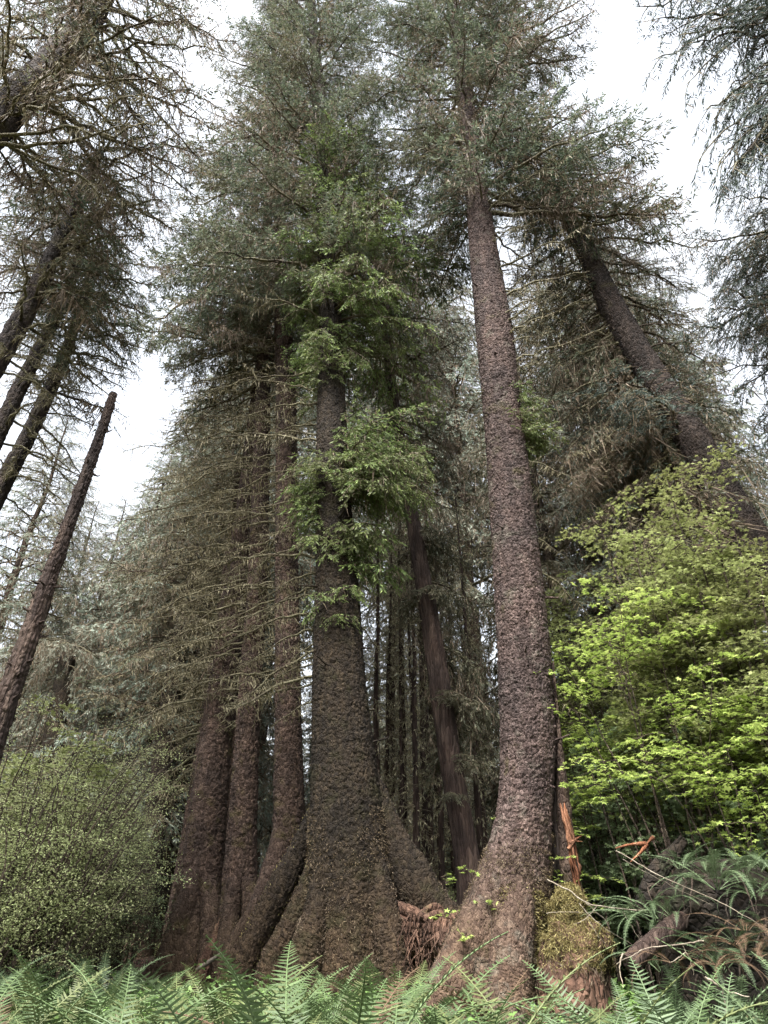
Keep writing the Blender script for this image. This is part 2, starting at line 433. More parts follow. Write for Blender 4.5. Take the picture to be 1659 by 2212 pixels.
    if fuzz:
        pts = []
        for c in MP + [main]:
            n = int(np.linalg.norm(np.diff(c, axis=0), axis=1).sum() * fuzz)
            u = rng.rand(n) * (len(c) - 1.001); i = u.astype(int); fr = (u - i)[:, None]
            pts.append(c[i] * (1 - fr) + c[i + 1] * fr)
        pts = np.concatenate(pts)
        dd = rng.normal(0, 1, (len(pts), 3)) + [0, 0, -.4]
        fingers(g, pts, dd, rng.uniform(.03, .09, len(pts)), .02, mo, rng.rand(len(pts)), rng)
    g.freeze(); g.L = L
    return g


def frame(d, roll=0.0):
    """rotation with x along d and z as upright as can be"""
    x = nrm(d); y = nrm(np.cross([0, 0, 1.0], x)); z = np.cross(x, y)
    if roll:
        y, z = y * math.cos(roll) + z * math.sin(roll), z * math.cos(roll) - y * math.sin(roll)
    return np.stack([x, y, z], 1)


def family(lengths, nvar, seed, **kw):
    return [[bough(L, seed + 100 * i + j, **kw) for j in range(nvar)] for i, L in enumerate(lengths)]


def pick(fam, R, rng):
    best = min(fam, key=lambda v: abs(math.log(v[0].L / R)))
    return best[rng.randint(len(best))]


FAM = {}
FAM['spruce'] = family([1.6, 3.0, 4.6], 3, 11, moss=.25, brown=.08, fl=.15, fw=.034, droop=.3, green=.9, K=7, twig_gap=.085, spacing=.14)
FAM['fine'] = family([1.6, 3.0, 4.6], 3, 8111, moss=.3, brown=.08, fl=.085, fw=.02, droop=.45, green=.92, K=9, twig_gap=.07, spacing=.12)
FAM['mossy'] = family([1.6, 3.0, 4.6], 3, 1311, moss=1.3, moss_len=.2, brown=.25, fl=.13, fw=.034, droop=.3, green=.38, start=.3, sprigless=.35, fuzz=22)
FAM['hemlock'] = family([1.3, 2.4, 3.6], 3, 2611, moss=.12, brown=.03, fl=.13, fw=.036, droop=.55, green=.97, spacing=.12, twig_gap=.085, sag=.4, rise=.18, start=.15)
FAM['dusky'] = family([1.6, 2.8, 4.2], 3, 3911, moss=.7, moss_len=.35, brown=.3, fl=.14, fw=.026, K=6, droop=.9, green=.85, sag=.55, start=.15)
FAM['far'] = family([2.2, 4.0], 3, 5211, moss=.3, moss_len=.4, brown=.22, fl=.19, fw=.046, droop=.7, green=.9, spacing=.2, twig_gap=.13, K=6, sag=.45)
BARE = [bough(L, 6600 + i, moss=.6, moss_len=.15, green=0, sprigless=.94, start=.22, spacing=.3, blen=.36, droop=.12, rise=.2, sag=.3, up=.05, fuzz=24, fl=.07, fw=.014, r0=.04, bend=2.4)
        for i, L in enumerate([3.0, 3.6, 4.2, 5.0, 5.6, 4.6])]
BARE_ME = [g.build("mossy_limb", [M['spruce'], M['moss'], M['limb']], link=False) for g in BARE]
TWIGGY = [bough(L, 7700 + i, moss=.3, moss_len=.15, green=.25, sprigless=.3, start=.3, spacing=.2, blen=.35, droop=.25, rise=.18, sag=.3, up=.1, fuzz=14, fl=.13, fw=.034, r0=.03, bend=2)
          for i, L in enumerate([2.4, 3.2, 4.0])]
TWIGGY_ME = [g.build("twiggy_limb", [M['spruce'], M['moss'], M['limb_dark']], link=False) for g in TWIGGY]


# ------------------------------------------------------------------ trunks
class Trunk:
    """path of centres read off the photograph: (x, y, width px), top first or last in any order"""
    def __init__(self, pts, Y, ext=None):
        pts = sorted(pts, key=lambda a: -a[1])
        self.pts = pts; self.Y = Y
        ys = np.array([p[1] for p in pts], float)
        self.c = np.array([P(p[0], p[1], Y) for p in pts])
        self.r = np.array([p[2] * MPP(p[1], Y) / 2 for p in pts])
        self.ys = ys
        # down to the ground
        zb = float(gz(self.c[0, 0], Y)) - .4
        if self.c[0, 2] > zb:
            d = self.c[0] - self.c[1]; k = (zb - self.c[0, 2]) / d[2]
            k = abs(k)
            if d[2] < 0: self.c = np.vstack([self.c[0] + d * k, self.c])
            else: self.c = np.vstack([self.c[0] * [1, 1, 0] + [0, 0, zb], self.c])
            self.r = np.concatenate([[self.r[0] * 1.12], self.r])
            self.ys = np.concatenate([[self.ys[0] + 1], self.ys])
        self.z = self.c[:, 2]

    def at_y(self, y):
        o = np.argsort(self.ys)
        return np.array([np.interp(y, self.ys[o], self.c[o, k]) for k in range(3)])

    def at_z(self, z):
        return np.array([np.interp(z, self.z, self.c[:, 0]), np.interp(z, self.z, self.c[:, 1]), 0 * z + z]), np.interp(z, self.z, self.r)

    def mesh(self, name, mats, parent, n=72, dz=.07, flake=.085, amp=.02, ridge=.03, lobes=(), seed=0, fine_to=None, grain=None):
        zs = np.arange(self.z[0], self.z[-1], dz)
        sm = max(1, int(.5 / dz))
        pad = lambda a: np.convolve(np.pad(a, sm, mode='edge'), np.ones(2 * sm + 1) / (2 * sm + 1), 'valid')
        cx = pad(np.interp(zs, self.z, self.c[:, 0])); cy = pad(np.interp(zs, self.z, self.c[:, 1])); r = pad(np.interp(zs, self.z, self.r))
        th = np.linspace(0, 2 * math.pi, n, endpoint=False)
        TH, Z = np.meshgrid(th, zs)
        R = np.repeat(r[:, None], n, 1)
        h = Z - self.z[0]
        for (a0, A, H, pw, tw) in lobes:
            R = R + A * np.exp(-h / H) * np.maximum(0, np.cos((TH - a0 - tw * h) / 1.0)) ** pw
        nr = 10
        R = R * (1 + ridge * (vnoise(TH / (2 * math.pi) * nr, Z * .35, nr, seed) - .5) * 2 + ridge * 1.2 * (vnoise(TH / (2 * math.pi) * 5, Z * .9, 5, seed + 5) - .5))
        rr = np.median(r)
        nu = max(8, int(round(2 * math.pi * rr / flake)))
        uu = TH / (2 * math.pi) * nu + .6 * (vnoise(TH / (2 * math.pi) * nu * .5, Z / flake * .5, max(4, nu // 2), seed + 9) - .5)
        if grain: vv = Z / (flake * grain)
        else: vv = Z / (flake * 1.05)
        f1, f2, idr, dyv = worley(uu, vv, nu, seed)
        plate = sstep(.02, .3, f2 - f1) * (.35 + .65 * idr) - .35 * np.clip(dyv, -.6, .6)
        g1, g2, gid, gdy = worley(uu / 2.6 + .5 * vnoise(uu * .7, vv * .7, max(4, int(nu * .7)), seed + 12), vv / 3.1, max(3, int(nu / 2.6)), seed + 40)
        R = R + amp * .9 * sstep(.0, .16, g2 - g1) * (.3 + .7 * gid)
        R = R + amp * plate + amp * .8 * (vnoise(uu * 2, vv * 2, nu * 2, seed + 3) - .5)
        V = np.stack([cx[:, None] + R * np.cos(TH), cy[:, None] + R * np.sin(TH), Z], -1).reshape(-1, 3)
        i = np.arange(len(zs) - 1)[:, None] * n; j = np.arange(n)[None]; j2 = (j + 1) % n
        F = np.stack([i + j, i + j2, i + n + j2, i + n + j], -1).reshape(-1, 4)
        g = G()
        g.add(V, F, 0, idr[:-1].reshape(-1))
        return g.build(name, mats, parent)


def crown(parent, tr, outline, n, styles, mats, seed, pitch=(-.1, .35), y_pow=1.0, front=.75, ymin=None, ymax=None, name="crown", az=None, link=True, minR=.9, maxR=9.0, reach=1.1):
    rng = np.random.RandomState(seed)
    g = G()
    oy = np.array([o[0] for o in outline], float)
    xl = np.array([o[1] for o in outline], float); xr = np.array([o[2] for o in outline], float)
    y0, y1 = (ymin if ymin is not None else oy.min()), (ymax if ymax is not None else oy.max())
    names = list(styles); wts = np.array([styles[k] for k in names], float); wts /= wts.sum()
    ph = rng.rand() * 6.28
    for i in range(n):
        u = ((i + rng.rand()) / n) ** y_pow
        y = y0 + (y1 - y0) * u
        c = tr.at_y(y)
        s = MPP(y, tr.Y)
        cpx = (c[0]) / s + PW / 2
        l = max(0, (cpx - np.interp(y, oy, xl))) * s; r = max(0, np.interp(y, oy, xr) - cpx) * s
        ph += 2.4 + rng.uniform(-.4, .4)
        a = ph if az is None else az[0] + (az[1] - az[0]) * rng.rand()
        if az is None and i % 2: a = math.atan2(.5 * math.sin(a), math.cos(a))
        ca, sa = math.cos(a), math.sin(a)
        sd = r if ca > 0 else l
        R = abs(ca) * sd + (1 - abs(ca)) * .5 * (l + r)
        if sa < 0: R *= 1 - (1 - front) * abs(sa)
        R = min(max(R * (rng.uniform(.3, .6) if i % 3 == 2 else rng.uniform(.7, 1.16) * reach), minR), maxR)
        p = pitch[1] + (pitch[0] - pitch[1]) * (y - y0) / max(1, (y1 - y0)) + rng.uniform(-.16, .16)
        d = np.array([ca * math.cos(p), sa * math.cos(p), math.sin(p)])
        st = names[rng.choice(len(names), p=wts)]
        T = pick(FAM[st], R, rng)
        k = R / T.L
        g.put(T, frame(d, rng.uniform(-.3, .3)) * k, c, rng.uniform(-.12, .12))
    if not link: return g
    return g.build(name, mats, parent)


def limbs(parent, tr, ylist, seed, meshes, gens, azr, Rpx, pitch, label=None, name="branch"):
    rng = np.random.RandomState(seed)
    for y in ylist:
        c = tr.at_y(y); s = MPP(y, tr.Y)
        a = rng.uniform(*azr)
        R = rng.uniform(*Rpx) * s
        p = rng.uniform(*pitch)
        d = np.array([math.cos(a) * math.cos(p), math.sin(a) * math.cos(p), math.sin(p)])
        i = min(range(len(gens)), key=lambda q: abs(gens[q].L - R) + rng.rand() * .8)
        k = R / gens[i].L
        rot = Matrix([list(r) for r in frame(d, rng.uniform(-.7, .7)) * np.array([k, k * .9, k * .9])]).to_4x4()
        o = link_obj(name, meshes[i], parent)
        off = c - np.array(parent.location)
        o.matrix_local = Matrix.Translation(Vector([float(q) for q in off])) @ rot


def stubs(parent, tr, ylist, seed, mat, azr=(-3.0, .1), L=(.06, .35), r=.022):
    rng = np.random.RandomState(seed)
    for y in ylist:
        c = tr.at_y(y); o = np.argsort(tr.ys); rr = np.interp(y, tr.ys[o], tr.r[o]); a = rng.uniform(*azr)
        d = nrm([math.cos(a), math.sin(a), rng.uniform(-.35, .3)])
        l = rng.uniform(*L); k = r * rng.uniform(.7, 1.4)
        pts = c + np.outer(np.linspace(rr * .8, rr + l, 6), d) + np.cumsum(rng.normal(0, .006, (6, 3)), 0)
        v, f = tube(pts, np.array([2.0, 1.5, 1.1, 1.0, .9, .55]) * k, 7, wob=.35, seed=int(y))
        g = G(); g.add(v, f, 0); g.add(v[-7:], [[0, 1, 2], [0, 2, 3], [0, 3, 4], [0, 4, 5], [0, 5, 6]], 0)
        g.build("branch_stub", [M[mat]], parent)


NEEDLE = lambda m: [M[m], M['moss_brown'], M['limb']]

# ------------------------------------------------------------------ ground
def make_ground():
    a = np.concatenate([-np.geomspace(400, 16, 26), np.linspace(-15, 15, 76), np.geomspace(16, 400, 26)])
    b = np.concatenate([-np.geomspace(300, 6, 14), np.linspace(-5, 26, 90), np.geomspace(27, 500, 26)])
    X, Y = np.meshgrid(a, b)
    V = np.stack([X, Y, gz(X, Y)], -1).reshape(-1, 3)
    n = len(a)
    i = np.arange(len(b) - 1)[:, None] * n; j = np.arange(n - 1)[None]
    F = np.stack([i + j, i + j + 1, i + n + j + 1, i + n + j], -1).reshape(-1, 4)
    g = G(); g.add(V, F, 0)
    tag(g.build("ground", [M['soil']]), kind="structure")


make_ground()


def base_of(tr):
    c = tr.c[0]
    return (c[0], c[1], float(gz(c[0], c[1])))


def root_mesh(parent, pts, mats, n=22, seed=0, tall=1.5, label=None, name="root", amp=.02, flake=.055, dig=True):
    """buttress root: pts = (x, y, width px, Y)"""
    NR = 130
    ctl = [list(P(p[0], p[1], p[3])) + [p[2] * MPP(p[1], p[3]) / 2] for p in pts]
    if dig:
        e, f_ = np.array(ctl[-1]), np.array(ctl[-2]); h = np.linalg.norm((e - f_)[:2]); k = min(.45, .16 / max(h, .05))
        ctl.append([e[0] + (e[0] - f_[0]) * k, e[1] + (e[1] - f_[1]) * k, min(e[2] - .4, float(gz(e[0], e[1])) - .25), e[3] * 1.15])
    w = smooth_path(ctl, NR)
    c, r = w[:, :3], w[:, 3]
    t = nrm(np.gradient(c, axis=0))
    s = nrm(np.cross(t, [0, 0, 1.0])); u = np.cross(s, t)
    a = np.linspace(0, 2 * math.pi, n, endpoint=False)
    K = np.arange(NR)[:, None] * np.ones(n)[None]; A = a[None] * np.ones(NR)[:, None]
    ln = np.concatenate([[0], np.cumsum(np.linalg.norm(np.diff(c, axis=0), axis=1))])[:, None] * np.ones(n)[None]
    nu = max(6, int(2 * math.pi * r.mean() / flake))
    f1, f2, idr, dyv = worley(A / (2 * math.pi) * nu, ln / flake, nu, seed)
    h = amp * sstep(.02, .3, f2 - f1) * (.3 + .7 * idr) + .14 * r[:, None] * (vnoise(A / (2 * math.pi) * 5, ln * 1.2, 5, seed) - .5) * 2
    R = r[:, None] + h
    V = c[:, None] + (R * np.cos(A))[..., None] * s[:, None] + (R * tall * np.sin(A))[..., None] * u[:, None]
    i = np.arange(NR - 1)[:, None] * n; j = np.arange(n)[None]; j2 = (j + 1) % n
    g = G(); g.add(V.reshape(-1, 3), np.stack([i + j, i + j2, i + n + j2, i + n + j], -1).reshape(-1, 4), 0, idr[:-1].reshape(-1))
    o = g.build(name, mats, parent)
    if label: o["label"] = label
    return o


def tuft(g, pts, nrmls, ln, w, m, rng, jit=.7, down=-.3, tint=None):
    d = nrmls + rng.normal(0, jit, (len(pts), 3)) + [0, 0, down]
    fingers(g, pts, d, ln * rng.uniform(.5, 1.4, len(pts)), w, m, rng.rand(len(pts)) if tint is None else tint, rng)


def surface_moss(parent, src, mats, n, ln, w, seed, cond=None, name="moss", down=-.3, scale=1.6, thr=.55):
    """tufts of moss growing on a built mesh"""
    rng = np.random.RandomState(seed)
    me = src.data
    V = np.zeros(len(me.vertices) * 3, np.float32); me.vertices.foreach_get("co", V); V = V.reshape(-1, 3)
    N_ = np.zeros(len(me.vertices) * 3, np.float32); me.vertices.foreach_get("normal", N_); N_ = N_.reshape(-1, 3)
    W = V + np.array(parent.location, np.float32)
    k = vnoise(W[:, 0] * scale + 90, W[:, 2] * scale + 90, seed=seed) * .65 + .35 * vnoise(W[:, 0] * scale * 4 + 90, W[:, 2] * scale * 4 + 90, seed=seed + 1)
    ok = k > thr
    if cond is not None: ok &= cond(W, N_)
    ids = np.where(ok)[0]
    if len(ids) == 0: return None
    ids = rng.choice(ids, n)
    g = G()
    tuft(g, W[ids] + rng.normal(0, .02, (n, 3)) - N_[ids] * .01, N_[ids], ln, w, 0, rng, down=down)
    return g.build(name, mats, parent)


GRP_COL = "spruces standing in a row on the old log"
# ============ the split spruce, nearest on the right
T1 = Trunk([(962, -60, 20), (978, 0, 24), (990, 100, 28), (1016, 300, 34), (1032, 430, 44), (1047, 560, 58), (1066, 700, 72), (1086, 900, 76), (1097, 1000, 82), (1115, 1200, 92),
            (1131, 1400, 107), (1142, 1600, 115), (1136, 1720, 104), (1126, 1820, 120), (1106, 1900, 150), (1082, 2000, 182), (1062, 2080, 204), (1055, 2130, 214)], 12.0)
t = empty("spruce_tree", base_of(T1), "tallest-looking pale spruce with a split hollow base and orange torn wood", "tree", GRP_COL)
trunk1 = T1.mesh("trunk", [M['bark_pale']], t, n=260, dz=.02, flake=.05, amp=.026, ridge=.03, seed=3,
                 lobes=[(-2.6, .35, 1.3, 3, 0), (-1.75, .2, 1.4, 5, .05)])
crown(t, T1, [(-80, 800, 1240), (0, 780, 1300), (150, 790, 1300), (300, 810, 1320), (400, 900, 1400), (470, 940, 1510)], 150, {'spruce': 5, 'mossy': 2}, NEEDLE('spruce'), 21, pitch=(-.15, .45), front=.6, minR=1.6)
limbs(t, T1, [455, 480, 520, 560, 600, 640, 660, 700, 720, 760, 800, 820, 500, 540, 610, 680, 740, 770], 31, BARE_ME, BARE, (-1.0, .5), (120, 260), (-.45, .15))
limbs(t, T1, [470, 540, 600, 700, 860, 420], 32, BARE_ME, BARE, (2.3, 3.9), (60, 130), (-.1, .6))
limbs(t, T1, [990, 1000, 1150, 1210, 1500], 33, BARE_ME, BARE, (-.6, .4), (110, 250), (-.75, -.3))
stubs(t, T1, [520, 585, 640, 690, 735, 790, 850, 905, 950, 1010, 1040, 1105, 1160, 1230, 1290, 1350, 1440, 1530, 1620, 1700], 35, 'bark_pale')
# a leafy spray low on the trunk
g = G(); rng = np.random.RandomState(8)
for i in range(16):
    y = 860 + 110 * rng.rand(); c = T1.at_y(y); R = MPP(y, 12) * rng.uniform(60, 110)
    T = pick(FAM['hemlock'], R, rng); a = rng.uniform(-.9, .5); p = rng.uniform(-.4, .4)
    g.put(T, frame([math.cos(a) * math.cos(p), math.sin(a) * math.cos(p), math.sin(p)]) * (R / T.L), c)
g.build("shoot_foliage", NEEDLE('hemlock'), t)
# slab beside the crack, torn orange wood, solid filler coloured dark as the hollow's shade
SCAR = True
def slab(parent, name, pts, mats, thick, seed, n=26, amp=.02):
    w = smooth_path([list(P(p[0], p[1], p[3])) + [p[2] * MPP(p[1], p[3]) / 2] for p in pts], 90)
    c, r = w[:, :3], w[:, 3]
    a = np.linspace(0, 2 * math.pi, n, endpoint=False)
    A = a[None] * np.ones(90)[:, None]; Zz = c[:, 2:3] * np.ones(n)[None]
    k = 1 + .22 * (vnoise(A / (2 * math.pi) * 7, Zz * .7, 7, seed) - .5) + .25 * (vnoise(A / (2 * math.pi) * 12, Zz * 6, 12, seed + 1) - .5)
    V = np.stack([c[:, 0:1] + r[:, None] * k * np.cos(A), c[:, 1:2] + thick * k * np.sin(A), Zz], -1)
    i = np.arange(89)[:, None] * n; j = np.arange(n)[None]; j2 = (j + 1) % n
    g = G(); g.add(V.reshape(-1, 3), np.stack([i + j, i + j2, i + n + j2, i + n + j], -1).reshape(-1, 4), 0)
    return g.build(name, mats, parent)


slab(t, "wood_slab", [(1190, 1440, 6, 12.0), (1200, 1560, 14, 12.0), (1211, 1680, 24, 12.0), (1220, 1780, 32, 12.0), (1228, 1860, 40, 12.0), (1233, 1940, 50, 12.0), (1238, 2040, 60, 12.0), (1242, 2150, 80, 12.0)], [M['bark_plum']], .26, 5)
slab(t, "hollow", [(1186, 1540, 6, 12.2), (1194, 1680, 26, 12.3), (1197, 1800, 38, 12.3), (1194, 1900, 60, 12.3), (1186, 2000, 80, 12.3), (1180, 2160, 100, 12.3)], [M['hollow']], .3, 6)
slab(t, "bark_scar", [(1024, 398, 5, 11.78), (1026, 415, 13, 11.75), (1030, 440, 16, 11.74), (1034, 462, 11, 11.75), (1038, 486, 5, 11.76)], [M['tornwood']], .03, 15, n=12)
g = G(); rng = np.random.RandomState(5)
for i in range(34):
    u = rng.rand() ** .8
    x = 1224 + 22 * u + rng.normal(0, 3); y = 1745 + 150 * u + rng.normal(0, 10)
    ln = rng.uniform(35, 85) * MPP(y, 12); p0 = P(x, y + 10, 11.72 + rng.uniform(-.04, .05))
    d = np.array([.11 + rng.normal(0, .05), rng.normal(0, .05), -1.0])
    pts = p0 + np.outer(np.linspace(-.5, .5, 6) * ln, nrm(d)) + rng.normal(0, .006, (6, 3))
    v, f = tube(pts, np.array([.004, .018, .028, .03, .02, .004]) * rng.uniform(.6, 1.3), 4, wob=.6, seed=i); g.add(v, f, 0, rng.rand())
for q in ([(1232, 1822), (1246, 1812), (1256, 1806)], [(1236, 1800), (1243, 1816), (1258, 1818)], [(1228, 1835), (1240, 1818), (1246, 1808)]):
    pts = smooth_path([P(x, y, 11.66) for x, y in q], 8)
    v, f = tube(pts, np.linspace(.03, .006, 8), 4, wob=.5, seed=3); g.add(v, f, 0, .7)
g.build("torn_wood", [M['tornwood']], t, smooth=False)
surface_moss(t, trunk1, [M['mossy_gold']], 9000, .055, .010, 4, lambda W, N_: (W[:, 2] < P(0, 1720, 12)[2]) & (N_[:, 1] < .3) & (W[:, 0] > T1.at_y(1900)[0] - .3), thr=.50, scale=1.1)
surface_moss(t, trunk1, [M['bark_moss']], 14000, .045, .009, 14, lambda W, N_: (W[:, 2] < P(0, 1800, 12)[2]) & (N_[:, 1] < .3), thr=.42, scale=1.3, name="moss", down=-.8)
for q in ([(1075, 1900, 70, 11.75), (1035, 1990, 84, 11.6), (1000, 2070, 92, 11.45), (968, 2150, 104, 11.3)], [(1122, 1900, 60, 11.65), (1108, 2010, 84, 11.4), (1096, 2100, 96, 11.25), (1090, 2170, 104, 11.15)]):
    o = root_mesh(t, q, [M['bark_pale']], n=80, seed=int(q[0][0]), tall=1.0, amp=.03, flake=.05)
    surface_moss(t, o, [M['bark_moss']], 4200, .045, .009, int(q[0][0]), lambda W, N_: N_[:, 1] < .4, thr=.40, down=-.7)

# ============ the thick dark spruce in the middle
T2 = Trunk([(664, -80, 10), (672, 0, 14), (684, 150, 22), (696, 300, 30), (706, 500, 38), (715, 730, 46), (716, 900, 58), (720, 1100, 72), (729, 1300, 88), (733, 1500, 113), (739, 1600, 130),
            (745, 1700, 142), (750, 1800, 160), (754, 1880, 174), (755, 1960, 188), (754, 2040, 206), (753, 2090, 220)], 15.0)
t = empty("spruce_tree", base_of(T2), "thickest dark brown trunk in the middle with green sprays growing across it", "tree", GRP_COL)
trunk2 = T2.mesh("trunk", [M['bark_dark']], t, n=280, dz=.028, flake=.06, amp=.028, ridge=.035, seed=7,
                 lobes=[(-2.3, .1, 1.0, 5, .03), (-1.7, -.12, 1.3, 40, -.03), (-1.15, -.2, 1.4, 50, .04), (-.6, .14, 1.0, 5, 0)])
crown(t, T2, [(-60, 560, 800), (0, 530, 830), (150, 490, 870), (300, 395, 890), (450, 360, 900), (640, 370, 900)], 135, {'spruce': 5, 'mossy': 2}, NEEDLE('spruce'), 41, pitch=(-.2, .5), front=.6, minR=1.5)
crown(t, T2, [(-60, 590, 760), (330, 560, 820)], 46, {'spruce': 1}, NEEDLE('spruce'), 47, pitch=(0, .6), front=.9, minR=.9, name="top_foliage")
# the green hemlock-like sprays in front of the trunk
crown(t, T2, [(300, 670, 780), (380, 655, 860), (480, 625, 960), (600, 600, 1005), (700, 600, 1010), (760, 640, 900)], 110, {'hemlock': 1}, NEEDLE('hemlock'), 42, pitch=(-.45, .3), front=.8, name="leafy_crown", minR=.9)
g = G(); rng = np.random.RandomState(12)
for (x0, y0, y1, reach, n, a0, a1) in ((0, 770, 850, (50, 100), 12, 2.2, 5.2), (0, 950, 1090, (90, 270), 26, -1.15, .25), (0, 1010, 1130, (60, 120), 14, 3.0, 4.6), (0, 1150, 1240, (60, 150), 12, -1.4, .2), (0, 1130, 1330, (60, 100), 10, -2.3, -.7), (0, 1340, 1370, (50, 80), 3, -1.6, -.5)):
    for i in range(n):
        y = rng.uniform(y0, y1); c = T2.at_y(y); R = MPP(y, 15) * rng.uniform(*reach)
        T = pick(FAM['hemlock'], R, rng); a = rng.uniform(a0, a1); p = rng.uniform(-.35, .3)
        g.put(T, frame([math.cos(a) * math.cos(p), math.sin(a) * math.cos(p), math.sin(p)], rng.uniform(-.3, .3)) * (R / T.L), c, rng.uniform(-.1, .15))
g.build("shoot_foliage", NEEDLE('hemlock'), t)
limbs(t, T2, list(np.linspace(760, 1500, 34)), 43, BARE_ME, BARE, (2.3, 3.35), (140, 330), (-.5, .05))
limbs(t, T2, [820, 880, 940, 1000, 1060, 1150, 1270, 1320], 44, BARE_ME, BARE, (-.6, .5), (90, 190), (-.7, -.1))
limbs(t, T2, list(np.linspace(330, 700, 12)), 45, BARE_ME, BARE, (2.4, 3.9), (170, 340), (-.2, .3))
limbs(t, T2, list(np.linspace(300, 700, 14)), 48, BARE_ME, BARE, (-.7, .8), (130, 260), (-.2, .3))
stubs(t, T2, [760, 820, 870, 930, 1000, 1080, 1140, 1200, 1270, 1330, 1400, 1470, 1540, 1620], 36, 'bark_dark', L=(.1, .6))
RB = [[(778, 1640, 40, 15.1), (806, 1740, 62, 15.2), (846, 1840, 74, 15.2), (893, 1915, 76, 15.1), (940, 1965, 60, 15.0), (985, 2012, 44, 14.9)],
      [(800, 1850, 40, 14.7), (820, 1940, 52, 14.5), (838, 2020, 58, 14.3), (848, 2090, 64, 14.2)],
      [(694, 1900, 40, 14.6), (684, 1970, 48, 14.4), (668, 2040, 56, 14.2), (655, 2095, 64, 14.1)],
      [(690, 1740, 30, 15.4), (648, 1840, 36, 15.6), (604, 1925, 40, 15.6), (565, 2000, 40, 15.6), (530, 2075, 40, 15.5)],
      [(694, 1850, 32, 15.0), (662, 1940, 36, 14.9), (628, 2015, 40, 14.8), (594, 2082, 44, 14.7)]]
for i, q in enumerate(RB):
    o = root_mesh(t, q, [M['bark_dark']], n=72, seed=60 + i, tall=1.25, amp=.045)
    surface_moss(t, o, [M['moss_brown'] if i != 3 else M['mossy_gold']], 3000, .05, .010, 160 + i, lambda W, N_: (N_[:, 1] < .5), thr=.44, down=-.6)
surface_moss(t, trunk2, [M['bark_moss']], 10000, .055, .011, 24, lambda W, N_: (W[:, 2] < P(0, 1750, 15)[2]) & (N_[:, 1] < .3), thr=.45, scale=1.2, down=-.8)

# ============ the four slimmer spruces of the row
def row_tree(pts, Y, label, bark, outline, nb, lobes, seed, limbrange, styles={'spruce': 4, 'mossy': 3}, nlimb=22, roots=(), Rpx=(120, 300), az=(2.2, 3.35), ymax=None):
    T = Trunk(pts, Y)
    t = empty("spruce_tree", base_of(T), label, "tree", GRP_COL)
    tk = T.mesh("trunk", [M[bark]], t, n=130, dz=.035, flake=.066, amp=.034, ridge=.03, lobes=lobes, seed=seed)
    if nb: crown(t, T, outline, nb, styles, NEEDLE('spruce'), seed + 1, pitch=(-.2, .4), front=.7, minR=1.2)
    if pts[0][1] < 0: crown(t, T, [(-40, 540, 640), (400, 530, 680)], 50, {'spruce': 1}, NEEDLE('spruce'), seed + 5, pitch=(0, .5), front=.9, minR=.9, name="top_foliage")
    if nlimb:
        limbs(t, T, list(np.linspace(limbrange[0], limbrange[1], nlimb)), seed + 2, BARE_ME, BARE, az, Rpx, (-.42, .12))
    for i, q in enumerate(roots):
        o = root_mesh(t, q, [M[bark]], n=36, seed=seed + 10 + i, tall=1.15, amp=.028)
        surface_moss(t, o, [M['bark_moss']], 1100, .05, .014, seed + 30 + i, lambda W, N_: (N_[:, 1] < .5), thr=.42, down=-.5)
    return T, t, tk


row_tree([(585, -40, 6), (592, 100, 9), (602, 400, 20), (612, 700, 32), (618, 850, 38), (619, 1100, 42), (620, 1300, 45), (622, 1500, 49), (624, 1650, 56), (626, 1750, 62), (623, 1830, 64), (620, 1920, 66), (616, 2000, 70), (612, 2080, 74)], 17.5,
         "slim spruce with its foot swept left against the thickest trunk", 'bark_plum', [(-40, 530, 660), (100, 470, 670), (300, 385, 690), (500, 345, 690), (700, 300, 690), (780, 300, 690)], 78,
         [(-2.6, .3, .7, 3, 0)], 200, (640, 1480), nlimb=54,
         roots=[[(612, 1790, 36, 17.4), (590, 1880, 40, 17.2), (553, 1970, 40, 17.0), (506, 2060, 40, 16.9)]])
row_tree([(582, 300, 12), (577, 500, 16), (572, 700, 22), (566, 950, 30), (560, 1150, 34), (555, 1300, 38), (543, 1450, 42), (534, 1600, 46), (529, 1700, 52), (523, 1800, 58), (518, 1900, 68), (515, 2000, 84), (512, 2085, 100)], 18.5,
         "slim spruce with a mossy ridged foot, second from the row's far end", 'bark_plum', [(300, 420, 640), (500, 350, 660), (700, 290, 660), (820, 270, 640)], 44,
         [(-1.2, .2, .8, 6, 0), (-2.3, .15, .8, 6, 0)], 230, (720, 1560), nlimb=52,
         roots=[[(506, 1900, 30, 18.0), (498, 1980, 38, 17.8), (488, 2080, 46, 17.6)], [(536, 1900, 34, 18.0), (545, 1980, 40, 17.8), (535, 2080, 46, 17.6)]])
row_tree([(575, 700, 18), (553, 900, 28), (535, 1080, 38), (512, 1250, 46), (490, 1420, 54), (472, 1560, 62), (456, 1680, 70), (444, 1800, 77), (433, 1900, 86), (420, 2000, 104), (412, 2085, 125)], 19.5,
         "broad plum-brown trunk with a ribbed foot at the left end of the row", 'bark_plum', [(560, 340, 640), (700, 285, 640), (860, 240, 620)], 34,
         [(-2.7, .35, .7, 4, 0), (-1.0, .2, .9, 7, 0), (-1.7, .2, 1.0, 8, 0)], 260, (860, 1650), nlimb=46,
         roots=[[(425, 1880, 40, 19.2), (402, 1970, 48, 19.0), (365, 2075, 54, 18.9)], [(452, 1900, 36, 19.1), (455, 1990, 42, 18.8), (450, 2080, 50, 18.6)]])
row_tree([(520, 1000, 16), (500, 1200, 22), (478, 1350, 25), (455, 1520, 27), (430, 1680, 30), (405, 1850, 36), (385, 1980, 46), (372, 2085, 60)], 21.0,
         "thin dark trunk close behind the left end of the row", 'bark_plum', [(800, 340, 600), (1000, 300, 600)], 0, [], 290, (1000, 1700), nlimb=14)
